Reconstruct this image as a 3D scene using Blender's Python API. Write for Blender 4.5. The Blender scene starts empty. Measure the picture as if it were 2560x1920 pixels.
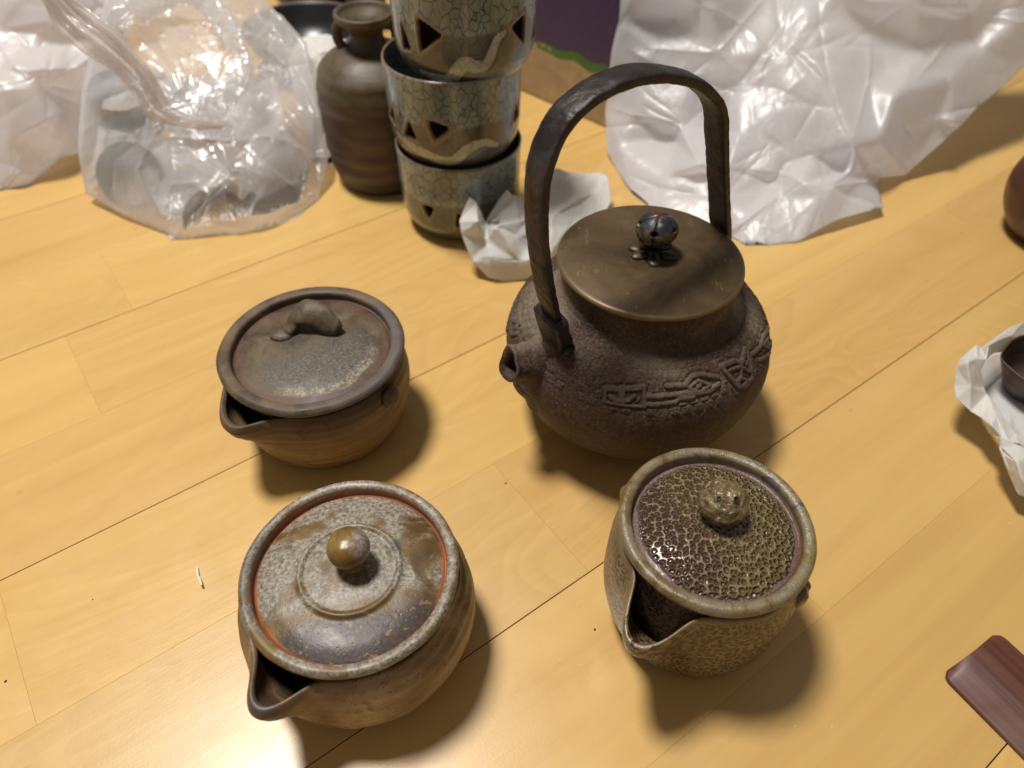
import bpy, math, random
import numpy as np
from math import radians, sin, cos, pi, degrees
from mathutils import Vector, Matrix, geometry

random.seed(7)
S = bpy.context.scene
COL = S.collection
H = 0.303                      # camera height above the floor (metres)
PITCH, ROLL = radians(46.7357), radians(0.4918)

# ------------------------------------------------------------------ camera
cd = bpy.data.cameras.new('camera'); cam = bpy.data.objects.new('camera', cd); COL.objects.link(cam)
cam.matrix_world = Matrix.Translation((0, 0, H)) @ Matrix.Rotation(pi/2-PITCH, 4, 'X') @ Matrix.Rotation(ROLL, 4, 'Z')
cd.sensor_width = 36; cd.lens = 36*1853.04/2560; cd.clip_start = 0.01; cd.clip_end = 50
cd.dof.use_dof = True; cd.dof.focus_distance = 0.300; cd.dof.aperture_fstop = 8.5
S.camera = cam

# ------------------------------------------------------------------ light
W = bpy.data.worlds.new('World'); S.world = W; W.use_nodes = True
bg = W.node_tree.nodes['Background']; bg.inputs[0].default_value = (1.0, 0.93, 0.84, 1); bg.inputs[1].default_value = 0.19
ld = bpy.data.lights.new('ceiling_lamp', 'AREA'); ld.shape = 'DISK'; ld.size = 0.45; ld.energy = 67; ld.color = (1.0, 0.955, 0.895)
lo = bpy.data.objects.new('ceiling_lamp', ld); COL.objects.link(lo); lo.location = (-0.58, 0.58, 2.25)
S.view_settings.view_transform = 'Standard'; S.view_settings.look = 'None'; S.view_settings.exposure = 0; S.view_settings.gamma = 1
S.render.resolution_x = 1024; S.render.resolution_y = 768
try:
    S.cycles.transparent_max_bounces = 24; S.cycles.max_bounces = 10
except Exception: pass

# view frame of the survey: turns a sighted point at a known distance into metres
_F = np.array([0, cos(PITCH), -sin(PITCH)]); _R = np.array([1., 0, 0]); _U = np.cross(_R, _F)
_R, _U = _R*cos(ROLL)+_U*sin(ROLL), -_R*sin(ROLL)+_U*cos(ROLL)
def _ray(x, y): return _F+_R*(x-1280)/1853.04-_U*(y-960)/1853.04
def at_y(x, y, Y): d = _ray(x, y); return np.array([0, 0, H])+d*(Y/d[1])
def at_z(x, y, z=0.): d = _ray(x, y); return np.array([0, 0, H])+d*((z-H)/d[2])

# ------------------------------------------------------------------ noise (numpy)
def _hash(ix, iy, iz, seed):
    n = (ix*374761393+iy*668265263+iz*2147483647+seed*1274126177) & 0xffffffff
    n = ((n ^ (n >> 13))*1274126177) & 0xffffffff
    n = ((n ^ (n >> 16))*2246822519) & 0xffffffff
    return ((n ^ (n >> 15)) & 0xffff)/65535.0
def vnoise(P, seed=0):
    P = np.asarray(P, float); I = np.floor(P).astype(np.int64); f = P-I; u = f*f*(3-2*f); out = 0
    for dx in (0, 1):
        wx = u[..., 0] if dx else 1-u[..., 0]
        for dy in (0, 1):
            wy = u[..., 1] if dy else 1-u[..., 1]
            for dz in (0, 1):
                wz = u[..., 2] if dz else 1-u[..., 2]
                out = out+wx*wy*wz*_hash(I[..., 0]+dx, I[..., 1]+dy, I[..., 2]+dz, seed)
    return out*2-1
def fbm(P, scale=1, octv=4, seed=0, rough=.5):
    P = np.asarray(P, float)*scale; a, s, t = 1., 0, 0
    for o in range(octv):
        s = s+a*vnoise(P*(2.03**o)+o*17.3, seed+o); t += a; a *= rough
    return s/t
def ridge(P, scale=1, octv=3, seed=0):
    P = np.asarray(P, float)*scale; a, s, t = 1., 0, 0
    for o in range(octv):
        s = s+a*(1-2*np.abs(vnoise(P*(2.1**o)+o*9.1, seed+o))); t += a; a *= .5
    return s/t
def sst(x, a, b):
    t = np.clip((np.asarray(x, float)-a)/(b-a), 0, 1); return t*t*(3-2*t)

# ------------------------------------------------------------------ objects
def tag(o, label=None, cat=None, group=None, kind=None):
    if label: o['label'] = label
    if cat: o['category'] = cat
    if group: o['group'] = group
    if kind: o['kind'] = kind
    return o
def empty(name, loc=(0, 0, 0), rz=0):
    o = bpy.data.objects.new(name, None); COL.objects.link(o); o.location = loc; o.rotation_euler = (0, 0, rz); o.empty_display_size = .01
    return o
def mesh(name, V, Fc, mat=None, parent=None, smooth=True, attrs=None, loc=None):
    me = bpy.data.meshes.new(name); V = np.asarray(V, float).reshape(-1, 3)
    if isinstance(Fc, np.ndarray):
        k = Fc.shape[1]; n = len(Fc)
        me.vertices.add(len(V)); me.vertices.foreach_set('co', V.astype(np.float32).ravel())
        me.loops.add(n*k); me.loops.foreach_set('vertex_index', Fc.astype(np.int32).ravel())
        me.polygons.add(n); me.polygons.foreach_set('loop_start', np.arange(0, n*k, k, dtype=np.int32))
        me.update(calc_edges=True); me.validate()
    else:
        me.from_pydata([tuple(v) for v in V], [], Fc); me.update()
    me.polygons.foreach_set('use_smooth', np.full(len(me.polygons), smooth))
    if attrs:
        for k2, a in attrs.items():
            at = me.attributes.new(k2, 'FLOAT', 'POINT'); at.data.foreach_set('value', np.asarray(a, np.float32).ravel())
    if mat: me.materials.append(mat)
    o = bpy.data.objects.new(name, me); COL.objects.link(o)
    if parent: o.parent = parent
    if loc is not None: o.location = loc
    return o
def gridfaces(nu, nv, cu=False, cv=False, flip=False):
    iu = np.arange(nu if cu else nu-1); iv = np.arange(nv if cv else nv-1)
    A, B = np.meshgrid(iu, iv, indexing='ij'); A2 = (A+1) % nu; B2 = (B+1) % nv
    f = np.stack([A*nv+B, A2*nv+B, A2*nv+B2, A*nv+B2], -1).reshape(-1, 4)
    return f[:, ::-1].copy() if flip else f
def curve(pts, n, tension=True):
    """smooth (Catmull-Rom) resample of a polyline, evenly spaced"""
    p = np.array(pts, float); q = np.vstack([2*p[0]-p[1], p, 2*p[-1]-p[-2]]); out = []
    for i in range(len(p)-1):
        a, b, c, d = q[i:i+4]
        for t in np.linspace(0, 1, 24, endpoint=False):
            out.append(.5*((2*b)+(-a+c)*t+(2*a-5*b+4*c-d)*t*t+(-a+3*b-3*c+d)*t**3))
    out = np.array(out+[p[-1]]); L = np.r_[0, np.cumsum(np.linalg.norm(np.diff(out, axis=0), axis=1))]
    s = np.linspace(0, L[-1], n)
    return np.stack([np.interp(s, L, out[:, k]) for k in range(out.shape[1])], -1)
def lathe(name, prof, mat, parent=None, m=128, n=None, closed=False, disp=None, attrs=None, smooth_prof=True, loc=None):
    P = curve(prof, n or len(prof)*6) if smooth_prof else np.array(prof, float)
    if closed: P = P[:-1] if np.allclose(P[0], P[-1]) else P
    th = np.linspace(0, 2*pi, m, endpoint=False); T, R_ = np.meshgrid(th, P[:, 0], indexing='ij'); Z = np.broadcast_to(P[:, 1], T.shape)
    X = np.stack([R_*np.cos(T), R_*np.sin(T), Z], -1)
    if disp is not None: X = disp(X, T)
    at = attrs(X, T) if attrs else None
    o = mesh(name, X, gridfaces(m, len(P), True, closed), mat, parent, attrs=at, loc=loc)
    return o
def blob(name, r, mat, parent=None, loc=(0, 0, 0), disp=None, m=48, n=32, attrs=None):
    ph = np.linspace(-pi/2, pi/2, n); th = np.linspace(0, 2*pi, m, endpoint=False)
    T, Pp = np.meshgrid(th, ph, indexing='ij')
    D = np.stack([np.cos(Pp)*np.cos(T), np.cos(Pp)*np.sin(T), np.sin(Pp)], -1)
    X = D*np.array(r)
    if disp is not None: X = disp(X, D)
    at = attrs(X, D) if attrs else None
    return mesh(name, X, gridfaces(m, n, True), mat, parent, attrs=at, loc=loc)
def sweep(name, path, mat, parent, width, thick, normals=None, m=20, power=2.0, disp=None, capped=True, attrs=None, hollow=None):
    """elliptic / boxy section swept along path; width is along 'normals' cross tangent"""
    p = np.array(path, float); n = len(p); T = np.gradient(p, axis=0); T /= np.linalg.norm(T, axis=1)[:, None]
    if normals is None:
        N = np.tile([0, 0, 1.], (n, 1))
    else: N = np.array(normals, float)
    N = N-(N*T).sum(1)[:, None]*T; N /= np.linalg.norm(N, axis=1)[:, None]; B = np.cross(T, N)
    a = np.linspace(0, 2*pi, m, endpoint=False); ca, sa = np.cos(a), np.sin(a)
    cx = np.sign(ca)*np.abs(ca)**(2/power); sx = np.sign(sa)*np.abs(sa)**(2/power)
    w = np.broadcast_to(width, (n,))[:, None]; t = np.broadcast_to(thick, (n,))[:, None]
    X = p[:, None]+B[:, None]*(w*cx)[..., None]+N[:, None]*(t*sx)[..., None]
    if disp is not None: X = disp(X, B[:, None]*cx[None, :, None]+N[:, None]*sx[None, :, None])
    Fc = gridfaces(n, m, False, True)
    V = X.reshape(-1, 3)
    if capped:
        V = np.vstack([V, X[0].mean(0), X[-1].mean(0)]); i0, i1 = n*m, n*m+1; k = np.arange(m); k2 = (k+1) % m
        c0 = np.stack([k, k2, np.full(m, i0), np.full(m, i0)], -1); c1 = np.stack([(n-1)*m+k2, (n-1)*m+k, np.full(m, i1), np.full(m, i1)], -1)
        Fl = [tuple(f) for f in Fc]+[tuple(f[:3]) for f in c0]+[tuple(f[:3]) for f in c1]
        return mesh(name, V, Fl, mat, parent)
    return mesh(name, V, Fc, mat, parent)

# ------------------------------------------------------------------ material node helper
class N:
    def __init__(s, name):
        s.m = bpy.data.materials.new(name); s.m.use_nodes = True; s.t = s.m.node_tree; s.t.nodes.clear()
        s.out = s.t.nodes.new('ShaderNodeOutputMaterial'); s._c = None
    def nd(s, typ, ins=None, **kw):
        n = s.t.nodes.new(typ)
        for k, v in kw.items(): setattr(n, k, v)
        for k, v in (ins or {}).items(): s.put(n.inputs[k], v)
        return n
    def put(s, i, v):
        if isinstance(v, bpy.types.NodeSocket): s.t.links.new(v, i)
        elif v is not None:
            if i.type == 'RGBA' and len(v) == 3: v = (*v, 1)
            i.default_value = v
    @property
    def obj(s):
        if s._c is None: s._c = s.nd('ShaderNodeTexCoord')
        return s._c.outputs['Object']
    def attr(s, name): return s.nd('ShaderNodeAttribute', attribute_name=name).outputs['Fac']
    def map(s, v, scale=(1, 1, 1), loc=(0, 0, 0), rot=(0, 0, 0)): return s.nd('ShaderNodeMapping', {'Vector': v, 'Location': loc, 'Rotation': rot, 'Scale': scale}).outputs[0]
    def noise(s, scale, detail=4, rough=.5, dist=0, v=None, out='Fac'): return s.nd('ShaderNodeTexNoise', {'Vector': v or s.obj, 'Scale': scale, 'Detail': detail, 'Roughness': rough, 'Distortion': dist}).outputs[out]
    def vor(s, scale, feature='F1', v=None, rnd=1, out='Distance'): return s.nd('ShaderNodeTexVoronoi', {'Vector': v or s.obj, 'Scale': scale, 'Randomness': rnd}, feature=feature).outputs[out]
    def math(s, op, a, b=0, c=0, clamp=False):
        n = s.nd('ShaderNodeMath', operation=op, use_clamp=clamp); s.put(n.inputs[0], a); s.put(n.inputs[1], b); s.put(n.inputs[2], c); return n.outputs[0]
    def ss(s, x, a, b): return s.nd('ShaderNodeMapRange', {0: x, 1: a, 2: b, 3: 0., 4: 1.}, interpolation_type='SMOOTHSTEP').outputs[0]
    def lin(s, x, a, b, c=0., d=1.): return s.nd('ShaderNodeMapRange', {0: x, 1: a, 2: b, 3: c, 4: d}).outputs[0]
    def mix(s, f, a, b, mode='MIX'):
        n = s.nd('ShaderNodeMix', data_type='RGBA', blend_type=mode); s.put(n.inputs['Factor'], f); s.put(n.inputs[6], a); s.put(n.inputs[7], b); return n.outputs[2]
    def ramp(s, f, st, interp='LINEAR'):
        n = s.nd('ShaderNodeValToRGB', {0: f}); e = n.color_ramp.elements; n.color_ramp.interpolation = interp
        while len(e) < len(st): e.new(.5)
        for i, (p, c) in enumerate(st): e[i].position = p; e[i].color = (*c, 1)
        return n.outputs[0]
    def xyz(s, v=None): return s.nd('ShaderNodeSeparateXYZ', {0: v or s.obj}).outputs
    def radius(s):
        x = s.xyz(); return s.math('SQRT', s.math('ADD', s.math('MULTIPLY', x[0], x[0]), s.math('MULTIPLY', x[1], x[1])))
    def bump(s, h, strength=.5, dist=.001, normal=None): return s.nd('ShaderNodeBump', {'Height': h, 'Strength': strength, 'Distance': dist, 'Normal': normal}).outputs[0]
    def pbr(s, col, rough=.5, metal=0., normal=None, coat=0., coat_rough=.1, spec=.5, sheen=0., finish=True, **kw):
        n = s.nd('ShaderNodeBsdfPrincipled', {'Base Color': col, 'Roughness': rough, 'Metallic': metal, 'Normal': normal, 'Coat Weight': coat, 'Coat Roughness': coat_rough, 'Specular IOR Level': spec})
        for k, v in kw.items(): s.put(n.inputs[k], v)
        if finish: s.t.links.new(n.outputs[0], s.out.inputs[0])
        return n.outputs[0]
def rgb(r, g, b):
    f = lambda c: (c/255/12.92) if c/255 <= .04045 else ((c/255+.055)/1.055)**2.4
    return (f(r), f(g), f(b))

# ================================================================== THE FLOOR
def m_wood():
    n = N('maple_board'); oi = n.nd('ShaderNodeObjectInfo').outputs['Random']
    off = n.nd('ShaderNodeCombineXYZ', {0: n.math('MULTIPLY', oi, 37.), 1: n.math('MULTIPLY', oi, 91.), 2: n.math('MULTIPLY', oi, 13.)}).outputs[0]
    v = n.nd('ShaderNodeVectorMath', {0: n.obj, 1: off}, operation='ADD').outputs[0]
    g1 = n.noise(1, 5, .6, .4, n.map(v, (3.2, 55, 20)))            # long soft streaks
    g2 = n.noise(1, 3, .6, .2, n.map(v, (14, 520, 60)))            # fine fibres
    big = n.noise(1, 2, .5, 1.2, n.map(v, (3.6, 11, 8)))
    rings = n.math('FRACT', n.math('MULTIPLY', big, 15.))
    line = n.math('MULTIPLY', n.ss(rings, .0, .85), n.math('SUBTRACT', 1, n.ss(rings, .88, 1.)))
    line = n.math('MULTIPLY', line, n.ss(n.noise(1, 1, .5, 0, n.map(v, (2.1, 5, 3))), .36, .52))
    c = n.ramp(g1, [(.22, (.540, .342, .112)), (.5, (.602, .394, .136)), (.80, (.642, .432, .160))])
    c = n.mix(n.math('MULTIPLY', n.ss(g2, .45, .75), .15), c, (.50, .30, .13))
    c = n.mix(n.math('MULTIPLY', line, .20), c, (.47, .268, .098))
    tone = n.ramp(oi, [(0, (.92, .88, .84)), (.35, (1, .99, .98)), (.7, (1.05, 1.02, .95)), (1, (.96, .90, .88))])
    c = n.mix(1., c, tone, 'MULTIPLY')
    fleck = n.math('SUBTRACT', 1, n.ss(n.vor(26, v=n.map(v, (1, 2.2, 1))), .035, .06)); fleck = n.math('MULTIPLY', fleck, n.ss(n.noise(31, 2, v=v), .50, .56))
    c = n.mix(n.math('MULTIPLY', fleck, .22), c, (.22, .12, .05))
    rgh = n.lin(n.noise(60, 4, .6), .3, .7, .27, .38)
    h = n.math('ADD', n.math('MULTIPLY', g2, .5), n.math('MULTIPLY', n.noise(900, 2), .35))
    nb = n.bump(h, .10, .0006)
    n.pbr(c, rgh, normal=nb, spec=.5, coat=.14, coat_rough=.20)
    return n.m
WOOD = m_wood()
def plain(name, col, rough=.6, **k): n = N(name); n.pbr(col, rough, **k); return n.m
DARKGAP = plain('dark_gap', (.10, .066, .036), .8)  # dark brown of the plane under the board seams

floor = tag(empty('floor', (0, 0, 0)), kind='structure')
FA = radians(36.392); PITCHW = .07558
fd = np.array([cos(FA), sin(FA)]); fn = np.array([-sin(FA), cos(FA)])
joints = {0: [-.0233, .88, -.93], 1: [-.52, .62], 2: [-.0890, .80], 3: [.1285, -.72, 1.02], 4: [.1994, -.69, 1.1], 5: [-.40, .55], 6: [-.15, .73]}
brd = random.Random(3)
def board(s0, s1, d0, d1, k):
    g0 = .00026 if k % 2 == 0 else .00002        # wide seam / hairline seam
    g1 = .00002 if k % 2 == 0 else .00026
    # s0 > s1: strip k runs from seam k (s0) down to seam k+1 (s1)
    x0, x1, y0, y1 = d0+.00002, d1-.00002, s1+g1, s0-g0; b = .00009; t = .009
    cx, cy = (x0+x1)/2, (y0+y1)/2; ax, ay = (x1-x0)/2, (y1-y0)/2
    V = [(-ax, -ay, -t), (ax, -ay, -t), (ax, ay, -t), (-ax, ay, -t), (-ax, -ay, -b*.8), (ax, -ay, -b*.8), (ax, ay, -b*.8), (-ax, ay, -b*.8),
         (-ax+b*.5, -ay+b, 0), (ax-b*.5, -ay+b, 0), (ax-b*.5, ay-b, 0), (-ax+b*.5, ay-b, 0)]
    F_ = [(3, 2, 1, 0), (0, 1, 5, 4), (1, 2, 6, 5), (2, 3, 7, 6), (3, 0, 4, 7), (4, 5, 9, 8), (5, 6, 10, 9), (6, 7, 11, 10), (7, 4, 8, 11), (8, 9, 10, 11)]
    o = mesh('floor_board', V, F_, WOOD, floor, smooth=False)
    P = fd*cx+fn*cy; o.location = (P[0], P[1], 0); o.rotation_euler = (0, 0, FA)
for k in range(-7, 13):
    s0, s1 = .4167-PITCHW*k, .4167-PITCHW*(k+1)
    J = joints.get(k)
    if J is None:
        o_ = brd.uniform(-.9, -.4); J = [o_, o_+.91, o_+1.82]
    J = sorted([-1.0]+J+[1.5])
    J = [J[0]]+[j for i, j in enumerate(J[1:-1], 1) if j-J[i-1] > .05]+[J[-1]]
    for d0, d1 in zip(J[:-1], J[1:]): board(s0, s1, d0, d1, k)
mesh('subfloor', [(-2.5, -1.5, -.0016), (2.5, -1.5, -.0016), (2.5, 3, -.0016), (-2.5, 3, -.0016)], [(0, 1, 2, 3)], DARKGAP, floor)

# ================================================================== CERAMIC MATERIALS
def m_pot_brown(part):
    n = N('brown_stoneware_'+part); x = n.xyz(); r = n.radius()
    a = n.noise(70, 6, .62, .6); b = n.noise(24, 4, .55, .8); f = n.noise(900, 3, .7); sp = n.noise(1800, 2, .8)
    if part == 'body':
        rings = n.noise(1, 4, .6, .3, n.map(n.obj, (9, 9, 240)))
        c = n.ramp(rings, [(.28, rgb(82, 64, 44)), (.5, rgb(120, 98, 64)), (.72, rgb(150, 126, 86))])
        c = n.mix(n.ss(b, .52, .72), c, rgb(128, 100, 70))
        c = n.mix(n.math('MULTIPLY', n.ss(x[2], .03, .046), .65), c, rgb(74, 62, 52))
        c = n.mix(n.math('MULTIPLY', n.ss(a, .56, .68), .5), c, rgb(60, 42, 30))
    elif part == 'rim':
        c = n.ramp(a, [(.3, rgb(58, 46, 36)), (.5, rgb(82, 68, 54)), (.68, rgb(108, 92, 70))])
        c = n.mix(n.ss(b, .5, .7), c, rgb(108, 82, 52))
        c = n.mix(n.math('MULTIPLY', n.ss(x[0], .0, .04), .5), c, rgb(96, 92, 92))
    else:
        c = n.ramp(a, [(.3, rgb(54, 44, 34)), (.5, rgb(86, 72, 52)), (.7, rgb(108, 94, 72))])
        rr = n.math('ADD', r, n.math('MULTIPLY', n.math('SUBTRACT', b, .5), .012))
        side = n.math('SUBTRACT', n.math('MULTIPLY', x[0], .55), n.math('MULTIPLY', x[1], .8))      # towards the front right
        blue = n.math('MULTIPLY', n.ss(side, -.008, .012), n.math('SUBTRACT', 1, n.ss(rr, .026, .032)))
        c = n.mix(n.math('MULTIPLY', blue, .85), c, n.ramp(f, [(.35, rgb(60, 54, 48)), (.58, rgb(98, 91, 82)), (.8, rgb(142, 135, 122))]))
        edge = n.ss(rr, .0315, .0345)
        c = n.mix(edge, c, n.ramp(a, [(.35, rgb(70, 52, 46)), (.6, rgb(98, 74, 58))]))
        band = n.math('MULTIPLY', n.ss(rr, .0262, .0295), n.math('SUBTRACT', 1, n.ss(rr, .0315, .0335)))
        patch = n.math('MULTIPLY', band, n.ss(n.math('ADD', b, n.math('MULTIPLY', side, 7)), .50, .70))
        c = n.mix(n.math('MULTIPLY', patch, n.math('MULTIPLY', n.lin(f, .38, .58, .15, .9), n.lin(n.noise(230, 3, .7), .42, .58, .25, 1.))), c, rgb(168, 160, 136))
    c = n.mix(n.math('MULTIPLY', n.ss(sp, .66, .74), .55), c, rgb(190, 184, 168))
    h = n.math('ADD', n.math('MULTIPLY', f, .6), n.math('MULTIPLY', a, .8))
    if part == 'body': h = n.math('ADD', h, n.math('MULTIPLY', rings, 1.2))
    n.pbr(c, n.lin(a, .3, .7, .42, .68), normal=n.bump(h, .35, .0006), spec=.4)
    return n.m
def m_pot_ash(part):
    n = N('ash_glazed_stoneware_'+part); x = n.xyz(); r = n.radius()
    a = n.noise(58, 6, .6, .7); b = n.noise(26, 4, .55, 1.0); f = n.noise(700, 4, .75); sp = n.vor(520)
    grey = n.ramp(f, [(.34, rgb(84, 70, 56)), (.50, rgb(132, 123, 108)), (.66, rgb(166, 160, 147))])
    ochre = n.ramp(a, [(.3, rgb(66, 50, 26)), (.55, rgb(108, 84, 44)), (.75, rgb(134, 110, 64))])
    dark = n.ramp(f, [(.3, rgb(52, 42, 38)), (.7, rgb(84, 72, 66))])
    orange = n.ramp(a, [(.3, rgb(118, 66, 38)), (.7, rgb(172, 104, 62))])
    if part == 'body':
        c = n.ramp(b, [(.32, rgb(70, 54, 36)), (.48, rgb(124, 101, 74)), (.68, rgb(168, 148, 120))])
        c = n.mix(n.math('MULTIPLY', n.ss(a, .54, .7), .7), c, rgb(92, 70, 44))
        c = n.mix(n.math('MULTIPLY', n.ss(n.noise(1, 4, .6, .5, n.map(n.obj, (14, 14, 90))), .52, .68), .5), c, rgb(160, 130, 106))
        c = n.mix(n.math('SUBTRACT', 1, n.ss(sp, .10, .22)), c, rgb(70, 50, 34))
        tip = n.ss(n.math('SUBTRACT', n.math('MULTIPLY', x[0], -.47), n.math('MULTIPLY', x[1], .88)), .0455, .053)
        c = n.mix(n.math('MULTIPLY', tip, .8), c, rgb(62, 58, 56))
    elif part == 'rim':
        c = n.mix(n.ss(a, .46, .60), grey, ochre)
        inner = n.math('SUBTRACT', 1, n.ss(r, .0352, .0366)); c = n.mix(inner, c, orange)
        c = n.mix(n.math('MULTIPLY', n.math('SUBTRACT', 1, n.ss(x[0], -.042, -.022)), .55), c, rgb(70, 60, 54))
    elif part == 'inside':
        c = n.ramp(a, [(.3, rgb(60, 34, 22)), (.7, rgb(112, 64, 40))])
    else:
        front = n.math('ADD', n.math('MULTIPLY', x[1], -1.), n.math('ADD', n.math('MULTIPLY', x[0], .22), n.math('MULTIPLY', n.math('SUBTRACT', b, .5), .02)))
        c = n.mix(n.ss(n.math('ADD', n.math('MULTIPLY', a, .4), n.math('MULTIPLY', b, .6)), .425, .505), ochre, grey)
        c = n.mix(n.ss(front, .0105, .016), c, ochre)
        c = n.mix(n.ss(front, .0160, .021), c, dark)
        fl = n.math('MULTIPLY', n.ss(n.noise(360, 3), .60, .66), n.ss(front, .016, .022)); c = n.mix(n.math('MULTIPLY', fl, .8), c, rgb(150, 116, 56))
        e = n.ss(n.math('ADD', r, n.math('MULTIPLY', n.math('SUBTRACT', a, .5), .004)), .0338, .0346); c = n.mix(e, c, orange)
        dx = n.math('SUBTRACT', x[0], .0165); dy = n.math('SUBTRACT', x[1], .011)
        spot = n.math('SQRT', n.math('ADD', n.math('MULTIPLY', dx, dx), n.math('MULTIPLY', dy, dy)))
        c = n.mix(n.math('MULTIPLY', n.math('SUBTRACT', 1, n.ss(n.math('ADD', spot, n.math('MULTIPLY', a, .003)), .002, .0055)), .75), c, rgb(84, 84, 88))
    h = n.math('ADD', n.math('MULTIPLY', f, .7), n.math('MULTIPLY', n.ss(sp, .05, .3), .5))
    h = n.math('ADD', h, n.math('MULTIPLY', n.noise(160, 3), 1.2))
    n.pbr(c, n.lin(a, .3, .7, .32, .52), normal=n.bump(h, .26, .0004), spec=.42)
    return n.m
def m_pot_pebble(part):
    n = N('pebbled_olive_glaze_'+part); x = n.xyz(); r = n.radius()
    a = n.noise(60, 5, .6, .6); b = n.noise(28, 3, .5, .8)
    dv = n.nd('ShaderNodeVectorMath', {0: n.obj, 1: n.nd('ShaderNodeVectorMath', {0: n.noise(300, 3, out='Color'), 'Scale': .0022}, operation='SCALE').outputs[0]}, operation='ADD').outputs[0]
    sc = {'lid': 430, 'body': 500, 'rim': 700, 'knob': 330, 'inside': 430}[part]
    xs = n.xyz(dv); tv = n.nd('ShaderNodeCombineXYZ', {0: n.math('MULTIPLY', n.math('ARCTAN2', xs[1], xs[0]), .036), 1: xs[2], 2: 0.}).outputs[0]
    flat = dv if part == 'lid' else (n.map(tv, (1, 1.25, 1)) if part in ('body', 'inside', 'rim') else dv)
    vn = n.nd('ShaderNodeTexVoronoi', {'Vector': flat, 'Scale': sc, 'Randomness': .85}, feature='F1', voronoi_dimensions='3D' if part == 'knob' else '2D'); f1 = vn.outputs['Distance']
    f1s = n.nd('ShaderNodeTexVoronoi', {'Vector': flat, 'Scale': sc*1.1, 'Randomness': .9, 'Smoothness': .12}, feature='SMOOTH_F1', voronoi_dimensions='3D' if part == 'knob' else '2D').outputs['Distance']; ed = n.nd('ShaderNodeTexVoronoi', {'Vector': flat, 'Scale': sc*1.1, 'Randomness': .9}, feature='DISTANCE_TO_EDGE', voronoi_dimensions='3D' if part == 'knob' else '2D').outputs['Distance']
    e = n.math('ADD', n.math('MULTIPLY', n.math('SUBTRACT', .50, f1s), .5), n.math('MULTIPLY', ed, .6)); f = n.noise(1100, 3, .7)
    cell = n.ramp(b, [(.35, rgb(84, 67, 43)), (.5, rgb(102, 84, 50)), (.66, rgb(82, 64, 56))])
    net = n.ramp(a, [(.3, rgb(100, 84, 54)), (.55, rgb(130, 116, 82)), (.75, rgb(118, 105, 86))])
    if part == 'lid':
        c = n.mix(n.math('ADD', n.math('MULTIPLY', n.ss(e, -.02, .22), .85), n.math('MULTIPLY', n.ss(a, .42, .6), .15)), net, cell)
        # purple brown sweep on the left, open glaze on the right
        pur = n.ss(n.math('ADD', n.math('MULTIPLY', x[0], -14.), n.math('ADD', n.math('MULTIPLY', x[1], -4), b)), .46, .74)
        c = n.mix(n.math('MULTIPLY', pur, .72), c, n.mix(n.ss(e, -.04, .18), rgb(122, 102, 86), rgb(74, 52, 46)))
        edge = n.ss(n.math('ADD', r, n.math('MULTIPLY', n.math('SUBTRACT', a, .5), .004)), .0277, .0292); c = n.mix(edge, c, n.ramp(f, [(.35, rgb(96, 76, 74)), (.65, rgb(136, 118, 108))]))
        hgt = n.math('ADD', n.math('MULTIPLY', n.math('SUBTRACT', 1, n.ss(e, -.08, .46)), n.math('SUBTRACT', 1, edge)), n.math('MULTIPLY', f, .06)); st, ds = 1.0, .0014; ro = n.mix(pur, (.20, .20, .20), (.16, .16, .16))
    elif part == 'knob':
        kn = n.noise(330, 3, .6, .8); c = n.mix(n.ss(kn, .42, .58), cell, net); hgt = kn; st, ds = 1., .0016; ro = .24
    elif part == 'rim':
        c = n.ramp(n.noise(95, 6, .7, .6), [(.3, rgb(70, 56, 36)), (.45, rgb(110, 92, 54)), (.55, rgb(128, 116, 90)), (.64, rgb(96, 90, 84)), (.72, rgb(66, 58, 54))])
        c = n.mix(n.math('MULTIPLY', n.ss(f, .58, .7), .6), c, rgb(70, 52, 46))
        c = n.mix(n.math('SUBTRACT', 1, n.ss(r, .0305, .0318)), c, rgb(92, 56, 46))
        hgt = n.math('ADD', f, n.math('MULTIPLY', n.noise(260, 3), 1.5)); st, ds = .5, .0005; ro = .30
    else:
        pits = n.math('SUBTRACT', 1, n.ss(n.math('ADD', f1, n.math('MULTIPLY', n.noise(500, 2), .3)), .42, .54)); dens = n.ss(n.math('ADD', n.math('MULTIPLY', n.noise(75, 3, .5), 1.0), n.math('MULTIPLY', x[2], 7.)), .46, .66)
        dens = n.math('MULTIPLY', dens, n.math('SUBTRACT', 1, n.ss(x[2], .0575, .0595)))
        if part == 'inside': dens = 1.0
        c = n.ramp(a, [(.3, rgb(84, 68, 44)), (.55, rgb(122, 105, 74)), (.78, rgb(150, 135, 108))])
        c = n.mix(n.math('MULTIPLY', n.ss(x[0], .006, .030), n.math('SUBTRACT', 1, n.ss(x[2], .014, .046))), c, rgb(136, 80, 54))
        if part == 'inside': c = n.ramp(a, [(.3, rgb(92, 68, 58)), (.7, rgb(134, 106, 90))])
        pd = n.math('MULTIPLY', pits, dens); c = n.mix(pd, c, rgb(40, 26, 18))
        c = n.mix(n.math('MULTIPLY', n.ss(n.noise(340, 4, .7), .50, .62), .55), c, rgb(98, 76, 48))
        hgt = n.math('ADD', n.math('MULTIPLY', n.math('SUBTRACT', 1, pd), 1.), n.math('MULTIPLY', f, .2)); st, ds = .9, .0007; ro = .32
    n.pbr(c, ro, normal=n.bump(hgt, st, ds), spec=.6)
    return n.m

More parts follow.
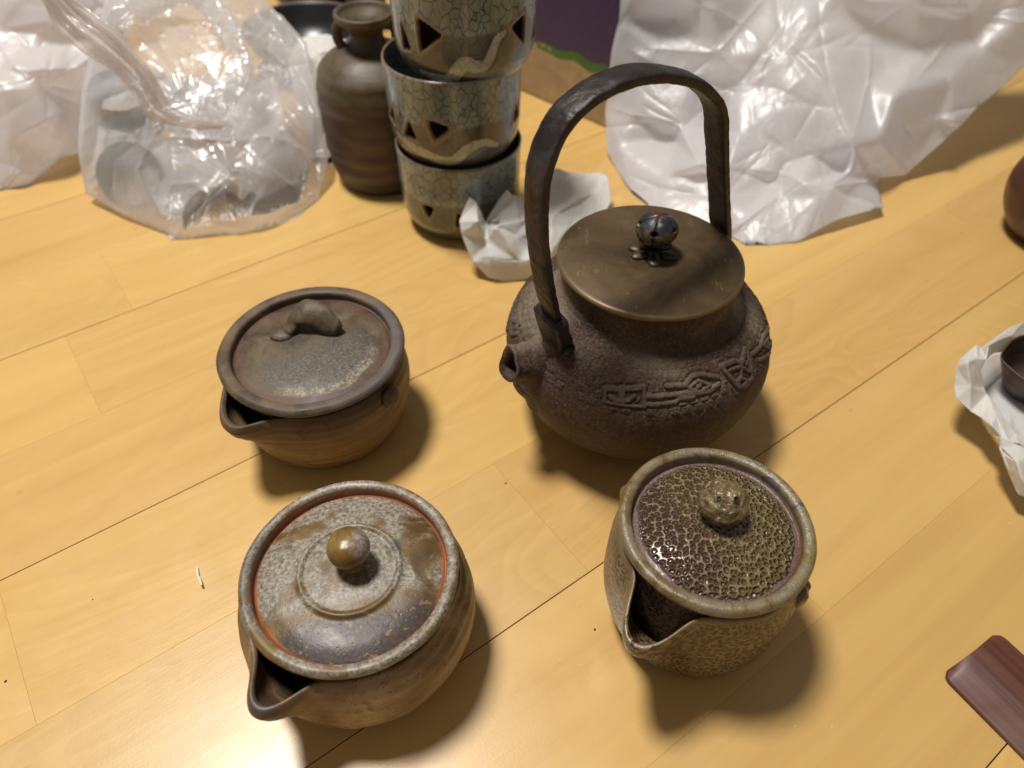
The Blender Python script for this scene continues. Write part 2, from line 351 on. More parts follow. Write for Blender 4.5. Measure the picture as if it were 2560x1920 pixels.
# ================================================================== SPOUTED TEAPOTS
def pot_body(name, prof_out, prof_in, mat, parent, ang, half, L, z0, ztop, dz, wob=.0006, seed=1, extra=None, m=512, sig=(14, 14), sh=0., chan=.017, ein=2.2):
    """prof_out foot->lip, prof_in lip->inside floor. spout pulls the upper wall outwards around angle ang"""
    po = curve(prof_out, 60); pi_ = curve(prof_in, 40)
    lip = [(po[-1]+(pi_[0]-po[-1])*t+np.array([0, .0010*sin(pi*t)])) for t in np.linspace(0, 1, 7)[1:-1]]
    P = np.vstack([po, lip, pi_]); th = np.linspace(0, 2*pi, m, endpoint=False)
    T, R_ = np.meshgrid(th, P[:, 0], indexing='ij'); Z = np.broadcast_to(P[:, 1], T.shape).copy()
    d = np.degrees(np.angle(np.exp(1j*(T-ang))))
    core = np.exp(-np.abs(d/np.where(d > 0, sig[0], sig[1]))**2.2); side = np.exp(-(d/34.)**2)*(d < 0)+np.exp(-(d/9.)**2)*(d >= 0)
    w = core*(1-sh)+side*sh                                    # pinched beak with a fuller left shoulder
    inner = (np.arange(len(P)) >= len(po)+len(lip)//2)[None, :]
    k = np.where(inner, sst(Z, ztop-chan, ztop+.0005)**ein*.95, sst(Z, z0, ztop)**1.5)
    R2 = R_+w*k*L; Z2 = Z+w*np.where(inner, sst(Z, ztop-chan, ztop), k)*dz
    X = np.stack([R2*np.cos(T), R2*np.sin(T), Z2], -1)
    nz = fbm(X, 70, 3, seed)*wob+fbm(X, 18, 2, seed+5)*wob*1.6
    rad = np.stack([np.cos(T), np.sin(T), 0*T], -1); X = X+rad*nz[..., None]
    if extra: X = extra(X, T, Z)
    return mesh(name, X, gridfaces(m, len(P), True), mat, parent)
def collar(name, rc, zc, w, hh, neck, mat, parent, seed=0, wob=.0003):
    """rounded rim ring with the ledge that carries the lid and a neck wall going down inside"""
    ri = rc-w
    pr = [(rc-w*.75, zc-neck), (rc-w*.62, zc-hh*1.5), (rc-w*.30, zc-hh*1.05), (rc-.0002, zc-hh*.62), (rc, zc-hh*.35), (rc-w*.22, zc-.0002), (rc-w*.55, zc), (ri+w*.12, zc-hh*.10), (ri, zc-hh*.35), (ri-.0001, zc-hh*.85), (ri-.0022, zc-hh*.95), (ri-.0026, zc-hh*1.2), (ri-.0010, zc-hh*1.8), (rc-w*1.05, zc-neck), (rc-w*.75, zc-neck)]
    def dp(X, T):
        rad = np.stack([np.cos(T), np.sin(T), 0*T], -1)
        X = X+rad*(fbm(X, 90, 3, seed)*wob)[..., None]; X[..., 2] += fbm(X, 45, 2, seed+3)*wob*1.6*(X[..., 2] > zc-neck*.8)
        return X
    return lathe(name, pr, mat, parent, m=224, n=96, closed=True, disp=dp)

# ---- pot 1: brown, strap knob --------------------------------------------------
P1 = empty('spouted_teapot', (-.0975, .2600, 0))
tag(P1, 'matte brown spouted teapot with twisted clay strap knob and round button on its side', 'teapot', 'handleless spouted stoneware teapots')
PB = m_pot_brown('body'); PR = m_pot_brown('rim'); PL = m_pot_brown('lid')
def ring1(X, T, Z):
    rad = np.stack([np.cos(T), np.sin(T), 0*T], -1); return X+rad*(.00028*np.sin(Z*1500+.8*np.sin(T))*(Z > .012))[..., None]
pot_body('body', [(.0, .0022), (.024, .0022), (.030, .0002), (.034, .0006), (.039, .007), (.0432, .019), (.0450, .031), (.0443, .040), (.0425, .0462)],
         [(.0400, .0460), (.0412, .036), (.0405, .022), (.034, .008), (.0, .006)], PB, P1, radians(-124), 0, .0128, .018, .0462, -.0018, seed=4, extra=ring1, sig=(17, 19), sh=.28, chan=.024, ein=1.5)
collar('rim', .0448, .0545, .0066, .0052, .0120, PR, P1, seed=9)
def lidmesh(parent, R_, z, dome, mat, prof=None, disp=None, seed=0):
    pr = prof or [(0, z+dome), (R_*.3, z+dome*.95), (R_*.6, z+dome*.72), (R_*.85, z+dome*.32), (R_*.97, z+.0003), (R_, z-.0006), (R_-.0004, z-.0024), (R_*.9, z-.0032), (R_*.4, z-.0030), (0, z-.0030)]
    def dp(X, T):
        X = X.copy(); X[..., 2] += fbm(X, 60, 3, seed)*.00035
        return disp(X, T) if disp else X
    return lathe('lid', pr, mat, parent, m=192, n=110, disp=dp)
lid1 = lidmesh(P1, .0378, .0502, .0040, PL, seed=2)
kp = curve([(-.0150, .0067, .0546), (-.0112, .0100, .0566), (-.0084, .0122, .0600), (-.0030, .0130, .0628), (.0035, .0112, .0612), (.0085, .0092, .0580), (.0135, .0085, .0560)], 60)
tw = np.linspace(0, 1, 60); Nn = []
for t in tw:
    an = radians(-10)+radians(95)*sst(t, .15, .8); Nn.append((sin(an)*.35+.0, -sin(an), cos(an)+.35))
wd = np.interp(tw, [0, .06, .2, .45, .7, .93, 1], [.0026, .0046, .0044, .0068, .0062, .0044, .002]); tk = np.interp(tw, [0, .06, .25, .5, .8, .94, 1], [.0010, .0021, .0028, .0030, .0033, .0030, .0012])
sweep('knob', kp, PL, lid1, wd, tk, Nn, m=28, disp=lambda X, D: X+D*(fbm(X, 160, 3, 3)*.0004)[..., None])
# round flattened end of the strap on the lid
blob('strap_end', (.0058, .0045, .0021), PL, lid1, (-.0158, .0060, .0542), disp=lambda X, D: X+D*(fbm(X, 200, 3, 8)*.0003)[..., None])
bt = blob('button', (.0060, .0060, .0024), PL, P1, disp=lambda X, D: X+D*(fbm(X, 260, 3, 5)*.0005)[..., None])
bt.location = (.0400, -.0216, .0405); bt.rotation_euler = (Vector((.87, -.45, .16))).to_track_quat('Z', 'Y').to_euler()
bt2 = blob('button', (.0050, .0050, .0016), PL, P1, disp=lambda X, D: X+D*(fbm(X, 260, 3, 6)*.0005)[..., None])
bt2.location = (-.0420, .0130, .0385); bt2.rotation_euler = (Vector((-.95, .3, .16))).to_track_quat('Z', 'Y').to_euler()

# ---- pot 2: ash glazed, round knob ----------------------------------------------
P2 = empty('spouted_teapot', (-.0594, .1376, 0))
tag(P2, 'grey and ochre ash glazed spouted teapot with smooth ball knob on a ringed lid', 'teapot', 'handleless spouted stoneware teapots')
AB, AR, AL, AI = (m_pot_ash(k) for k in ('body', 'rim', 'lid', 'inside'))
def dent2(X, T, Z):     # shallow thumb hollow under the rim on the right
    d = np.angle(np.exp(1j*(T-radians(-22)))); g = np.exp(-(d/.42)**2)*np.exp(-((Z-.043)/.0065)**2)
    rad = np.stack([np.cos(T), np.sin(T), 0*T], -1); return X-rad*(g*.0018)[..., None]+rad*(.00022*np.sin(Z*1200+T)*(Z > .01))[..., None]
pot_body('body', [(.0, .0020), (.024, .0020), (.030, .0001), (.0335, .0006), (.0385, .006), (.0432, .017), (.0449, .028), (.0436, .0395), (.0400, .0472)],
         [(.0375, .0470), (.0392, .036), (.0385, .022), (.031, .008), (.0, .006)], AB, P2, radians(-117), 0, .0155, .022, .0472, .0012, seed=14, extra=dent2, sig=(12, 12.5), sh=.22, chan=.026, ein=1.5)
collar('rim', .0403, .0575, .0046, .0055, .0150, AR, P2, seed=19)
zr = .0545
lp2 = [(0, zr+.0026), (.008, zr+.0025), (.0150, zr+.0020), (.0168, zr+.0018), (.0176, zr+.0026), (.0184, zr+.0029), (.0192, zr+.0024), (.0199, zr+.0014), (.024, zr+.0010), (.029, zr+.0003), (.0335, zr-.0010), (.0349, zr-.0016), (.0352, zr-.0026), (.0345, zr-.0046), (.030, zr-.005), (0, zr-.005)]
lid2 = lidmesh(P2, .0352, zr, .003, AL, prof=lp2, seed=12)
def m_knob2():
    n = N('ochre_knob_glaze'); x = n.xyz(); a = n.noise(120, 4, .6, .5); f = n.noise(700, 3, .7)
    c = n.ramp(a, [(.3, rgb(74, 54, 24)), (.5, rgb(116, 90, 42)), (.7, rgb(140, 116, 62))])
    c = n.mix(n.ss(n.math('ADD', n.math('MULTIPLY', x[0], 60), n.math('ADD', n.math('MULTIPLY', x[2], 26), a)), .98, 1.25), c, n.ramp(f, [(.35, rgb(112, 96, 84)), (.65, rgb(160, 150, 138))]))
    n.pbr(c, .34, normal=n.bump(n.noise(240, 4), .3, .0006)); return n.m
kb = lathe('knob', [(.0, .0), (.0048, .0), (.0040, .0014), (.0040, .0030), (.0062, .0056), (.0077, .0094), (.0074, .0130), (.0052, .0160), (.0022, .0171), (0, .0173)], m_knob2(), lid2, m=64, n=60, loc=(.0008, .0022, zr+.0024), disp=lambda X, T: X+X*(fbm(X, 130, 3, 2)*.03)[..., None])
HOLE = plain('dark_hole', (.008, .006, .005), .8)
def hole(parent, loc, r, nrm=(0, 0, 1), d=.0012):
    a = np.linspace(0, 2*pi, 24, endpoint=False); V = []
    for rr, zz in ((r*1.25, -.00002), (r, .00012), (r*.9, -.0001), (r*.8, -d), (0.0001, -d)):
        V += [(rr*cos(t), rr*sin(t), zz) for t in a]
    V = np.array(V).reshape(5, 24, 3).transpose(1, 0, 2)
    o = mesh('vent_hole', V, gridfaces(24, 5, True), HOLE, parent); o.location = loc; o.rotation_euler = Vector(nrm).to_track_quat('Z', 'Y').to_euler(); return o
q = at_z(916, 1452, zr+.0027); hole(lid2, (q[0]+.0594, q[1]-.1376, zr+.00250), .0010, (.03, -.05, 1), .00012)

# ---- pot 3: pebbled olive -------------------------------------------------------
P3 = empty('spouted_teapot', (.0762, .1512, 0))
tag(P3, 'tall olive teapot with shiny pebbled glaze, wide pouring lip and lumpy pierced ball knob', 'teapot', 'handleless spouted stoneware teapots')
GB, GR, GL, GK, GI = (m_pot_pebble(k) for k in ('body', 'rim', 'lid', 'knob', 'inside'))
pot_body('body', [(.0, .0020), (.020, .0020), (.0255, .0001), (.0290, .0006), (.0335, .008), (.0368, .022), (.0380, .038), (.0375, .050), (.0356, .0605)],
         [(.0338, .0603), (.0352, .050), (.0350, .030), (.026, .008), (.0, .006)], GB, P3, radians(-128.5), 0, .0190, .018, .0605, -.0040, seed=24, sig=(13.5, 14.5), sh=.0, chan=.034, ein=1.2)
collar('rim', .0362, .0690, .0049, .0056, .0340, GR, P3, seed=29)
lathe('strainer_wall', [(.0336, .062), (.0338, .050), (.0334, .036), (.0322, .022)], GI, P3, m=160, n=30)
zl = .0655
def dp3(X, T):
    return X
lid3 = lidmesh(P3, .0307, zl, .0042, GL, prof=[(0, zl+.0040), (.009, zl+.0037), (.018, zl+.0025), (.0255, zl+.0006), (.0292, zl-.0008), (.0305, zl-.0016), (.0307, zl-.0030), (.028, zl-.0045), (0, zl-.0045)], seed=22)
kb3 = blob('knob', (.0090, .0088, .0080), GK, lid3, (.0012, .0036, zl+.0108), m=96, n=72, disp=lambda X, D: X+D*(fbm(X, 330, 2, 5)*.0010+fbm(X, 110, 2, 4)*.0009)[..., None])
lathe('knob_neck', [(.0060, -.001), (.0050, .001), (.0052, .004)], GK, lid3, m=40, n=12, loc=(.0012, .0036, zl+.003))
hole(kb3, (.0026, -.0040, .0077), .0010, (.3, -.48, .85), .0003); hole(kb3, (-.0034, -.0034, .0074), .0007, (-.4, -.4, .85), .0003)
for an, zz, rr in ((143, .0555, .0042), (-32, .050, .0048), (-24, .049, .0034)):
    a_ = radians(an); l_ = blob('lug', (rr, rr, .0032), GB, P3, disp=lambda X, D: X+D*(fbm(X, 300, 3, 7)*.0006)[..., None])
    l_.location = (.0362*cos(a_), .0362*sin(a_), zz); l_.rotation_euler = Vector((cos(a_), sin(a_), .1)).to_track_quat('Z', 'Y').to_euler()

# ================================================================== IRON KETTLE
def m_iron(kind):
    n = N('cast_iron_'+kind); x = n.xyz(); a = n.noise(55, 6, .65, .5); f = n.noise(850, 5, .8); b = n.noise(18, 3, .5, .5)
    if kind == 'body':
        c = n.ramp(f, [(.34, rgb(36, 24, 17)), (.5, rgb(70, 52, 41)), (.66, rgb(112, 92, 76))])
        c = n.mix(n.math('MULTIPLY', n.ss(a, .48, .66), .55), c, rgb(70, 42, 28))
        dust = n.math('MULTIPLY', n.ss(b, .42, .60), n.math('MULTIPLY', n.ss(x[2], .056, .072), n.math('SUBTRACT', 1, n.ss(x[2], .082, .094))))
        c = n.mix(n.math('MULTIPLY', dust, n.lin(f, .3, .7, .3, .95)), c, rgb(144, 130, 110))
        low = n.math('MULTIPLY', n.math('SUBTRACT', 1, n.ss(x[2], .012, .042)), .55); c = n.mix(low, c, n.ramp(f, [(.35, rgb(60, 46, 32)), (.7, rgb(112, 94, 72))]))
        hi = n.attr('relief'); c = n.mix(n.math('MULTIPLY', hi, .30), c, rgb(104, 92, 86))
        h = n.math('ADD', n.math('MULTIPLY', f, .8), n.noise(380, 4, .7)); nb = n.bump(h, .85, .0009); n.pbr(c, n.lin(f, .3, .7, .5, .72), .15, nb, spec=.45)
    elif kind == 'handle':
        c = n.ramp(a, [(.3, rgb(30, 24, 23)), (.5, rgb(46, 38, 36)), (.60, rgb(56, 57, 62)), (.68, rgb(92, 54, 42))])
        h = n.math('ADD', n.noise(170, 4, .6, .3), n.math('MULTIPLY', n.noise(600, 3), .25)); n.pbr(c, n.lin(a, .3, .7, .38, .56), .2, n.bump(h, .6, .0010), spec=.4)
    else:
        c = n.ramp(a, [(.3, rgb(32, 28, 26)), (.5, rgb(58, 50, 40)), (.68, rgb(96, 80, 52))]); n.pbr(c, .28, .6, n.bump(f, .2, .0004))
    return n.m
KB, KH, KN = m_iron('body'), m_iron('handle'), m_iron('knob')
def m_bronze():
    n = N('patinated_bronze'); a = n.noise(40, 6, .65, .6); f = n.noise(1500, 3, .7); sc = n.noise(1, 3, .7, 1.5, n.map(n.obj, (300, 60, 60), rot=(0, 0, .6)))
    c = n.ramp(a, [(.3, rgb(68, 53, 35)), (.5, rgb(86, 69, 46)), (.7, rgb(100, 83, 58))])
    sct = n.math('MULTIPLY', n.ss(sc, .60, .68), n.ss(n.noise(60, 2), .5, .62)); c = n.mix(n.math('MULTIPLY', sct, .4), c, rgb(160, 145, 112)); rr = n.radius(); c = n.mix(n.math('MULTIPLY', n.math('SUBTRACT', 1, n.ss(rr, .009, .017)), .55), c, rgb(58, 46, 34)); c = n.mix(n.math('MULTIPLY', n.ss(rr, .0405, .0418), .6), c, rgb(122, 106, 76))
    c = n.mix(n.math('MULTIPLY', n.ss(f, .6, .72), .35), c, rgb(140, 120, 84))
    n.pbr(c, n.lin(a, .3, .7, .40, .52), .45, n.bump(n.math('ADD', n.math('MULTIPLY', f, .3), n.noise(120, 3)), .12, .0005)); return n.m
BZ = m_bronze()
KET = empty('iron_kettle', (.0622, .2725, 0))
tag(KET, 'dark cast iron kettle with arched strap handle, short spout and flat bronze lid', 'kettle')
KP = [(0, .0040), (.022, .0038), (.028, .0012), (.030, .0004), (.036, .0026), (.0505, .0138), (.0610, .0300), (.0648, .0450), (.0628, .0590), (.0540, .0715), (.0440, .0785), (.0402, .0840), (.0394, .0900), (.0396, .0945), (.0380, .0955), (.0365, .0945), (.0362, .088)]
# relief drawing: (degrees round the body, height)
DEG = lambda L_: [(radians(a_), z_) for a_, z_ in L_]
strokes = [([(-112.2, .0676), (-95.5, .0704)], .0011), ([(-105.2, .069), (-104.1, .0646)], .0013), ([(-109.4, .0655), (-107.0, .0643), (-104.2, .0645), (-101.3, .0654), (-99.4, .0671)], .0008),
    ([(-95.5, .0704), (-94.7, .0637)], .0007), ([(-112.2, .0676), (-110.8, .063), (-95, .0637)], .0005),
    ([(-95.1, .0672), (-84.7, .0678), (-76.5, .068), (-72.0, .067), (-65.4, .0667), (-60.6, .0679)], .0009), ([(-94.8, .0646), (-88.3, .0648), (-81.9, .0653), (-80.4, .0664), (-73.7, .0661)], .0008),
    ([(-85.5, .0708), (-77.0, .0704), (-73.4, .0727), (-69.1, .0728), (-59.9, .0699)], .0009), ([(-75.7, .0696), (-70.4, .0712), (-65.3, .0685), (-71.0, .0674), (-75.7, .0696)], .0006), ([(-71.2, .0692), (-70.2, .0694)], .0010),
    ([(-56.7, .0726), (-48.2, .0720), (-44.2, .0696), (-37.2, .0722), (-39.3, .0658), (-41.6, .062), (-47.9, .0614), (-51.3, .0632), (-56.7, .0726)], .0010), ([(-52.4, .0702), (-46, .069), (-42.1, .0651)], .0007),
    ([(-51.2, .0652), (-48.5, .0656), (-45.3, .0630), (-49.5, .0624), (-51.2, .0652)], .0006), ([(-45.2, .070), (-48.6, .0648)], .0005),
    ([(-24.1, .0664), (-15.9, .064), (-12.9, .0602), (-19.7, .0612), (-24.1, .0664)], .0007), ([(-18.9, .0632), (-18.0, .0632)], .0009), ([(-34.6, .0687), (-26.9, .0672), (-18.5, .0672), (-6.6, .0622)], .0009), ([(-31.2, .064), (-22.7, .0602), (-10, .057)], .0009),
    ([(176.7, .066), (-176, .0655), (-171.3, .0652)], .0010), ([(180, .0597), (-172, .058), (-168, .062)], .0009), ([(170, .063), (176, .058), (181, .0535)], .0009), ([(176, .062), (180, .064), (184, .062), (180, .060), (176, .062)], .0006)]
def iron_disp(X, T):
    r_ = np.hypot(X[..., 0], X[..., 1]); Z = X[..., 2]; u = np.where(T > pi, T-2*pi, T)
    outer = (np.arange(X.shape[1]) < np.argmax(X[0, :, 2]))[None, :]*np.ones_like(Z)
    # arc-length coordinates
    P = X[0]; s = np.r_[0, np.cumsum(np.linalg.norm(np.diff(P, axis=0), axis=1))]; Sg = np.broadcast_to(s, Z.shape); ksz = np.argmax(P[:, 2])
    zs = lambda z: np.interp(z, P[:ksz, 2], s[:ksz]); Rm = .060
    h = np.zeros_like(Z)
    def seg(a_, b_, w):
        (ua, za), (ub, zb) = a_, b_; A = np.array([ua*Rm, zs(za)]); B = np.array([ub*Rm, zs(zb)]); du = u*Rm-A[0]; du = (du+pi*Rm) % (2*pi*Rm)-pi*Rm; dv = Sg-A[1]
        D = B-A; D[0] = (D[0]+pi*Rm) % (2*pi*Rm)-pi*Rm; L2 = D@D+1e-12; t = np.clip((du*D[0]+dv*D[1])/L2, 0, 1); return np.hypot(du-t*D[0], dv-t*D[1])-w
    # small squares band
    band = (((Z > .0605) & (Z < .0765)) & (Z < .0790) & (r_ > .046))*outer
    cu = .0052; cv = .0040; row = np.floor((Sg-zs(.0600))/cv); gu = (u*Rm/cu+row*.37) % 1; gv = ((Sg-zs(.0600))/cv) % 1; col = np.floor(u*Rm/cu+row*.37)
    e = np.maximum(np.abs(gu-.5)*cu, np.abs(gv-.5)*cv*1.1); keep = (_hash(col.astype(np.int64), row.astype(np.int64), np.zeros_like(col).astype(np.int64), 3) > .22)
    sq = (1-sst(e, .0014, .0019))*.55+(1-sst(np.abs(e-.0009), .0001, .0004))*(-.35)
    tile = band*keep*sq*((np.angle(np.exp(1j*(u-radians(-85)))) > -1.25) | (np.abs(np.angle(np.exp(1j*(u-radians(175))))) < .8))
    rel = np.zeros_like(Z)
    near = np.full_like(Z, 1.)
    for pts, w in strokes:
        q_ = DEG(pts)
        for a_, b_ in zip(q_[:-1], q_[1:]): near = np.minimum(near, seg(a_, b_, w))
    line = 1-sst(near, -.0001, .0004); moat = (1-sst(near, .0006, .0016))
    h = tile*.00105*(1-moat)+line*.00085-moat*(1-line)*.00035
    h = h*outer; body = outer*(Z > .006)
    h = h+body*(fbm(X, 520, 3, 3)*.00032+fbm(X, 60, 3, 5)*.0005)
    h = h+outer*.0005*sst(Z, .0245, .0262)*(1-sst(Z, .0262, .0300))    # casting seam
    # normal from the profile
    dP = np.gradient(P, axis=0); rr = np.hypot(P[:, 0], P[:, 1]); tr = np.gradient(rr); tz = np.gradient(P[:, 2]); nl = np.hypot(tr, tz)+1e-9
    nr, nz = tz/nl, -tr/nl
    Nn_ = np.stack([nr*np.cos(T), nr*np.sin(T), np.broadcast_to(nz, T.shape)], -1)
    iron_disp.rel = np.clip(line*outer+tile*.5, 0, 1)
    return X+Nn_*h[..., None]
kb_ = lathe('body', KP, KB, KET, m=900, n=330, disp=iron_disp, attrs=lambda X, T: {'relief': iron_disp.rel})
# spout
sa = radians(-149.4); su = np.array([cos(sa), sin(sa), 0]); sp = np.array([su*r_+np.array([0, 0, z_]) for r_, z_ in ((.050, .0530), (.0575, .0580), (.0635, .0620), (.0690, .0648), (.0738, .0660))])
spath = curve(sp, 40); t_ = np.linspace(0, 1, 40)
rad_ = np.interp(t_, [0, .25, .5, .75, .92, 1], [.0225, .0165, .0118, .0090, .0082, .0088])
T_ = np.gradient(spath, axis=0); T_ /= np.linalg.norm(T_, axis=1)[:, None]; B_ = np.cross([0, 0, 1.], T_); B_ /= np.linalg.norm(B_, axis=1)[:, None]; N_ = np.cross(T_, B_)
an = np.linspace(0, 2*pi, 72, endpoint=False); rows = []
def sring(i, r_, back=0.):
    lobe = 1+.10*np.cos(3*an+.5)*(i > 28)*(i/39.)+.03*np.cos(5*an)
    return spath[i]+B_[i]*(np.cos(an)*r_*.82*lobe)[:, None]+N_[i]*(np.sin(an)*r_*1.05*lobe)[:, None]-T_[i]*back
for i in range(40): rows.append(sring(i, rad_[i]))
rows.append(sring(39, rad_[39]*.90, -.0008)); rows.append(sring(39, rad_[39]*.72, .0002))
for i in range(38, 12, -2): rows.append(sring(i, min(rad_[i]*.62, .0066)))
rows.append(np.repeat(spath[12:13], 72, axis=0))
SX = np.array(rows); nn_ = fbm(SX, 300, 3, 8)*.00035+fbm(SX, 90, 2, 8)*.0009; SX = SX+nn_[..., None]*np.array([.4, .4, .8])
mesh('spout', SX, gridfaces(len(rows), 72, False, True), KB, KET)
# leaf shaped root under the spout
blob('spout_root', (.0150, .0105, .0130), KB, KET, (su[0]*.0540, su[1]*.0540, .0455), disp=lambda X, D: X+D*(fbm(X, 110, 3, 2)*.0012)[..., None])
# lugs, brackets and handle
ha = radians(-145); hu = np.array([cos(ha), sin(ha), 0]); hn = np.array([-hu[1], hu[0], 0])
def hp(s_, z_, off=0): return hu*s_+np.array([0, 0, z_])+hn*off
arch = [(.0512, .0775), (.0545, .0880), (.0600, .1085), (.0640, .1300), (.0656, .1490), (.0647, .1650), (.0590, .1775), (.0500, .1846), (.0365, .1880), (.0216, .1874), (.0060, .1832), (-.0085, .1762), (-.0215, .1640), (-.0275, .1480), (-.0345, .1272), (-.0425, .1040), (-.0485, .0880), (-.0500, .0775)]
hpth = curve([hp(*p_) for p_ in arch], 420); tt = np.linspace(0, 1, 420)
tng = np.gradient(hpth, axis=0); hN = np.cross(np.tile(hn, (420, 1)), tng)
def hamm(X, D):
    return X+D*((fbm(X, 90, 3, 11)*.0004+fbm(X, 420, 2, 4)*.00015))[..., None]
wdt = np.interp(tt, [0, .08, .5, .92, 1], [.0050, .0060, .0062, .0060, .0050]); thk = np.interp(tt, [0, .1, .5, .9, 1], [.0019, .0021, .0023, .0021, .0019])
sweep('handle', hpth, KH, KET, wdt, thk, hN, m=110, power=4.2, disp=hamm)
for sgn, s0_, zt, fl in ((1, .0515, .0910, 1.), (-1, -.0495, .0830, .1)):
    br = [hp(s0_*1.00, .0690), hp(s0_*(1+.01*fl), .0730+.003*fl), hp(s0_*(1+.05*fl), .0780+.005*fl), hp(s0_*(1+.09*fl), zt)]
    bp = curve(br, 30); bN = np.cross(np.tile(hn, (30, 1)), np.gradient(bp, axis=0))
    b_ = sweep('handle_bracket', bp, KH, KET, np.interp(np.linspace(0, 1, 30), [0, .4, 1], [.0058, .0088, .0092]), np.interp(np.linspace(0, 1, 30), [0, 1], [.0042, .0040]), bN, m=32, power=5, disp=lambda X, D: X+D*(fbm(X, 200, 3, 2)*.0005)[..., None])
    lg = blob('handle_lug', (.0072, .0066, .0085), KB, KET, tuple(hp(s0_*1.0, .0690)), disp=lambda X, D: X+D*(fbm(X, 160, 3, 4)*.0016)[..., None])
    for o2 in (-1, 1):
        pin = blob('pin', (.0022, .0022, .0022), KH, KET, tuple(hp(s0_*1.01, .0745, o2*.0088)))
# bronze lid with its pierced bud knob
lidk = lathe('lid', [(0, .1003), (.015, .1002), (.030, .0998), (.0395, .0989), (.0415, .0984), (.0424, .0973), (.0418, .0962), (.0400, .0957), (.0385, .0955), (.0360, .0950), (.0355, .090), (0, .090)], BZ, KET, m=192, n=100)
kz = .1000; kx, ky = .0010, .0010
def bud(X, D):
    az = np.arctan2(D[..., 1], D[..., 0]); el = np.arcsin(np.clip(D[..., 2], -1, 1))
    pet = np.abs(np.cos(az*2.5)); groove = (1-sst(pet, .0, .22))*sst(el, -.9, -.5)*(1-sst(el, .9, 1.3))
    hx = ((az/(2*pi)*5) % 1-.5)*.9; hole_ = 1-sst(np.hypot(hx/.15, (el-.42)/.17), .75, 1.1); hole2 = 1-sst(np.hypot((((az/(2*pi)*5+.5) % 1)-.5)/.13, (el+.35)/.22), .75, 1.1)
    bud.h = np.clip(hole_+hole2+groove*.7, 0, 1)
    return X+D*(.0004*pet-.0007*groove-.0020*hole_-.0018*hole2+fbm(X, 220, 2, 3)*.0004)[..., None]
def m_bud():
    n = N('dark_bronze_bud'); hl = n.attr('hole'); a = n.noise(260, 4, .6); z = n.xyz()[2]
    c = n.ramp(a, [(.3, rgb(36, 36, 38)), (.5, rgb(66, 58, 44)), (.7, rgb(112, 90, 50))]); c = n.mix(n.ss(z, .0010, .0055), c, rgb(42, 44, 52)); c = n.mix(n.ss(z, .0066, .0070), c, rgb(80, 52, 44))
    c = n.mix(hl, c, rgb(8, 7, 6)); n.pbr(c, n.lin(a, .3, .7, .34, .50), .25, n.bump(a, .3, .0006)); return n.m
blob('knob', (.0090, .0090, .0070), m_bud(), lidk, (kx, ky, kz+.0122), disp=bud, m=160, n=120, attrs=lambda X, D: {'hole': bud.h})
lathe('knob_stem', [(.0046, .0), (.0038, .0015), (.0034, .0035), (.0046, .0060)], KN, lidk, m=32, n=16, loc=(kx, ky, kz))
for a_ in (-155, -95, -25, 40, 110, 165):
    r_ = radians(a_); f_ = blob('knob_foot', (.0042, .0030, .0016), BZ, lidk, (kx+.0072*cos(r_), ky+.0072*sin(r_), kz+.0006), m=24, n=16); f_.rotation_euler = (0, 0, r_)

# ================================================================== CELADON CUPS
def m_celadon():
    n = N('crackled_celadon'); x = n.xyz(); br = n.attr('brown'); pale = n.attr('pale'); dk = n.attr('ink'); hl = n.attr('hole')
    dv = n.nd('ShaderNodeVectorMath', {0: n.obj, 1: n.nd('ShaderNodeVectorMath', {0: n.noise(120, 2, out='Color'), 'Scale': .004}, operation='SCALE').outputs[0]}, operation='ADD').outputs[0]
    e1 = n.vor(215, 'DISTANCE_TO_EDGE', n.map(dv, (1, 1, .6))); e2 = n.vor(330, 'DISTANCE_TO_EDGE', dv)
    cr = n.math('MAXIMUM', n.math('SUBTRACT', 1, n.ss(e1, .015, .055)), n.math('MULTIPLY', n.math('SUBTRACT', 1, n.ss(e2, .005, .05)), .35))
    a = n.noise(45, 5, .6, .6)
    base = n.ramp(a, [(.3, rgb(102, 112, 108)), (.55, rgb(134, 146, 142)), (.75, rgb(160, 172, 172))])
    brown = n.ramp(a, [(.3, rgb(54, 48, 38)), (.6, rgb(80, 72, 58)), (.8, rgb(106, 92, 68))])
    c = n.mix(br, base, brown); c = n.mix(pale, c, rgb(166, 172, 160)); c = n.mix(n.math('MULTIPLY', dk, .85), c, rgb(44, 36, 26))
    c = n.mix(n.math('MULTIPLY', cr, n.math('SUBTRACT', .9, n.math('MULTIPLY', br, .55))), c, rgb(46, 42, 32))
    rim = n.attr('rim'); c = n.mix(n.math('MULTIPLY', rim, .85), c, rgb(120, 84, 44))
    c = n.mix(n.math('MULTIPLY', n.attr('edge'), .8), c, rgb(126, 98, 66)); c = n.mix(hl, c, rgb(14, 11, 8))  # cut-outs are shallow recesses; the shade inside them is painted near black
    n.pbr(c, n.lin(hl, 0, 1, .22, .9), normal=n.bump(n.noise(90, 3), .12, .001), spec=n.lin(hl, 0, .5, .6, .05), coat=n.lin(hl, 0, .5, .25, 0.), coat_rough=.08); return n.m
CEL = m_celadon()
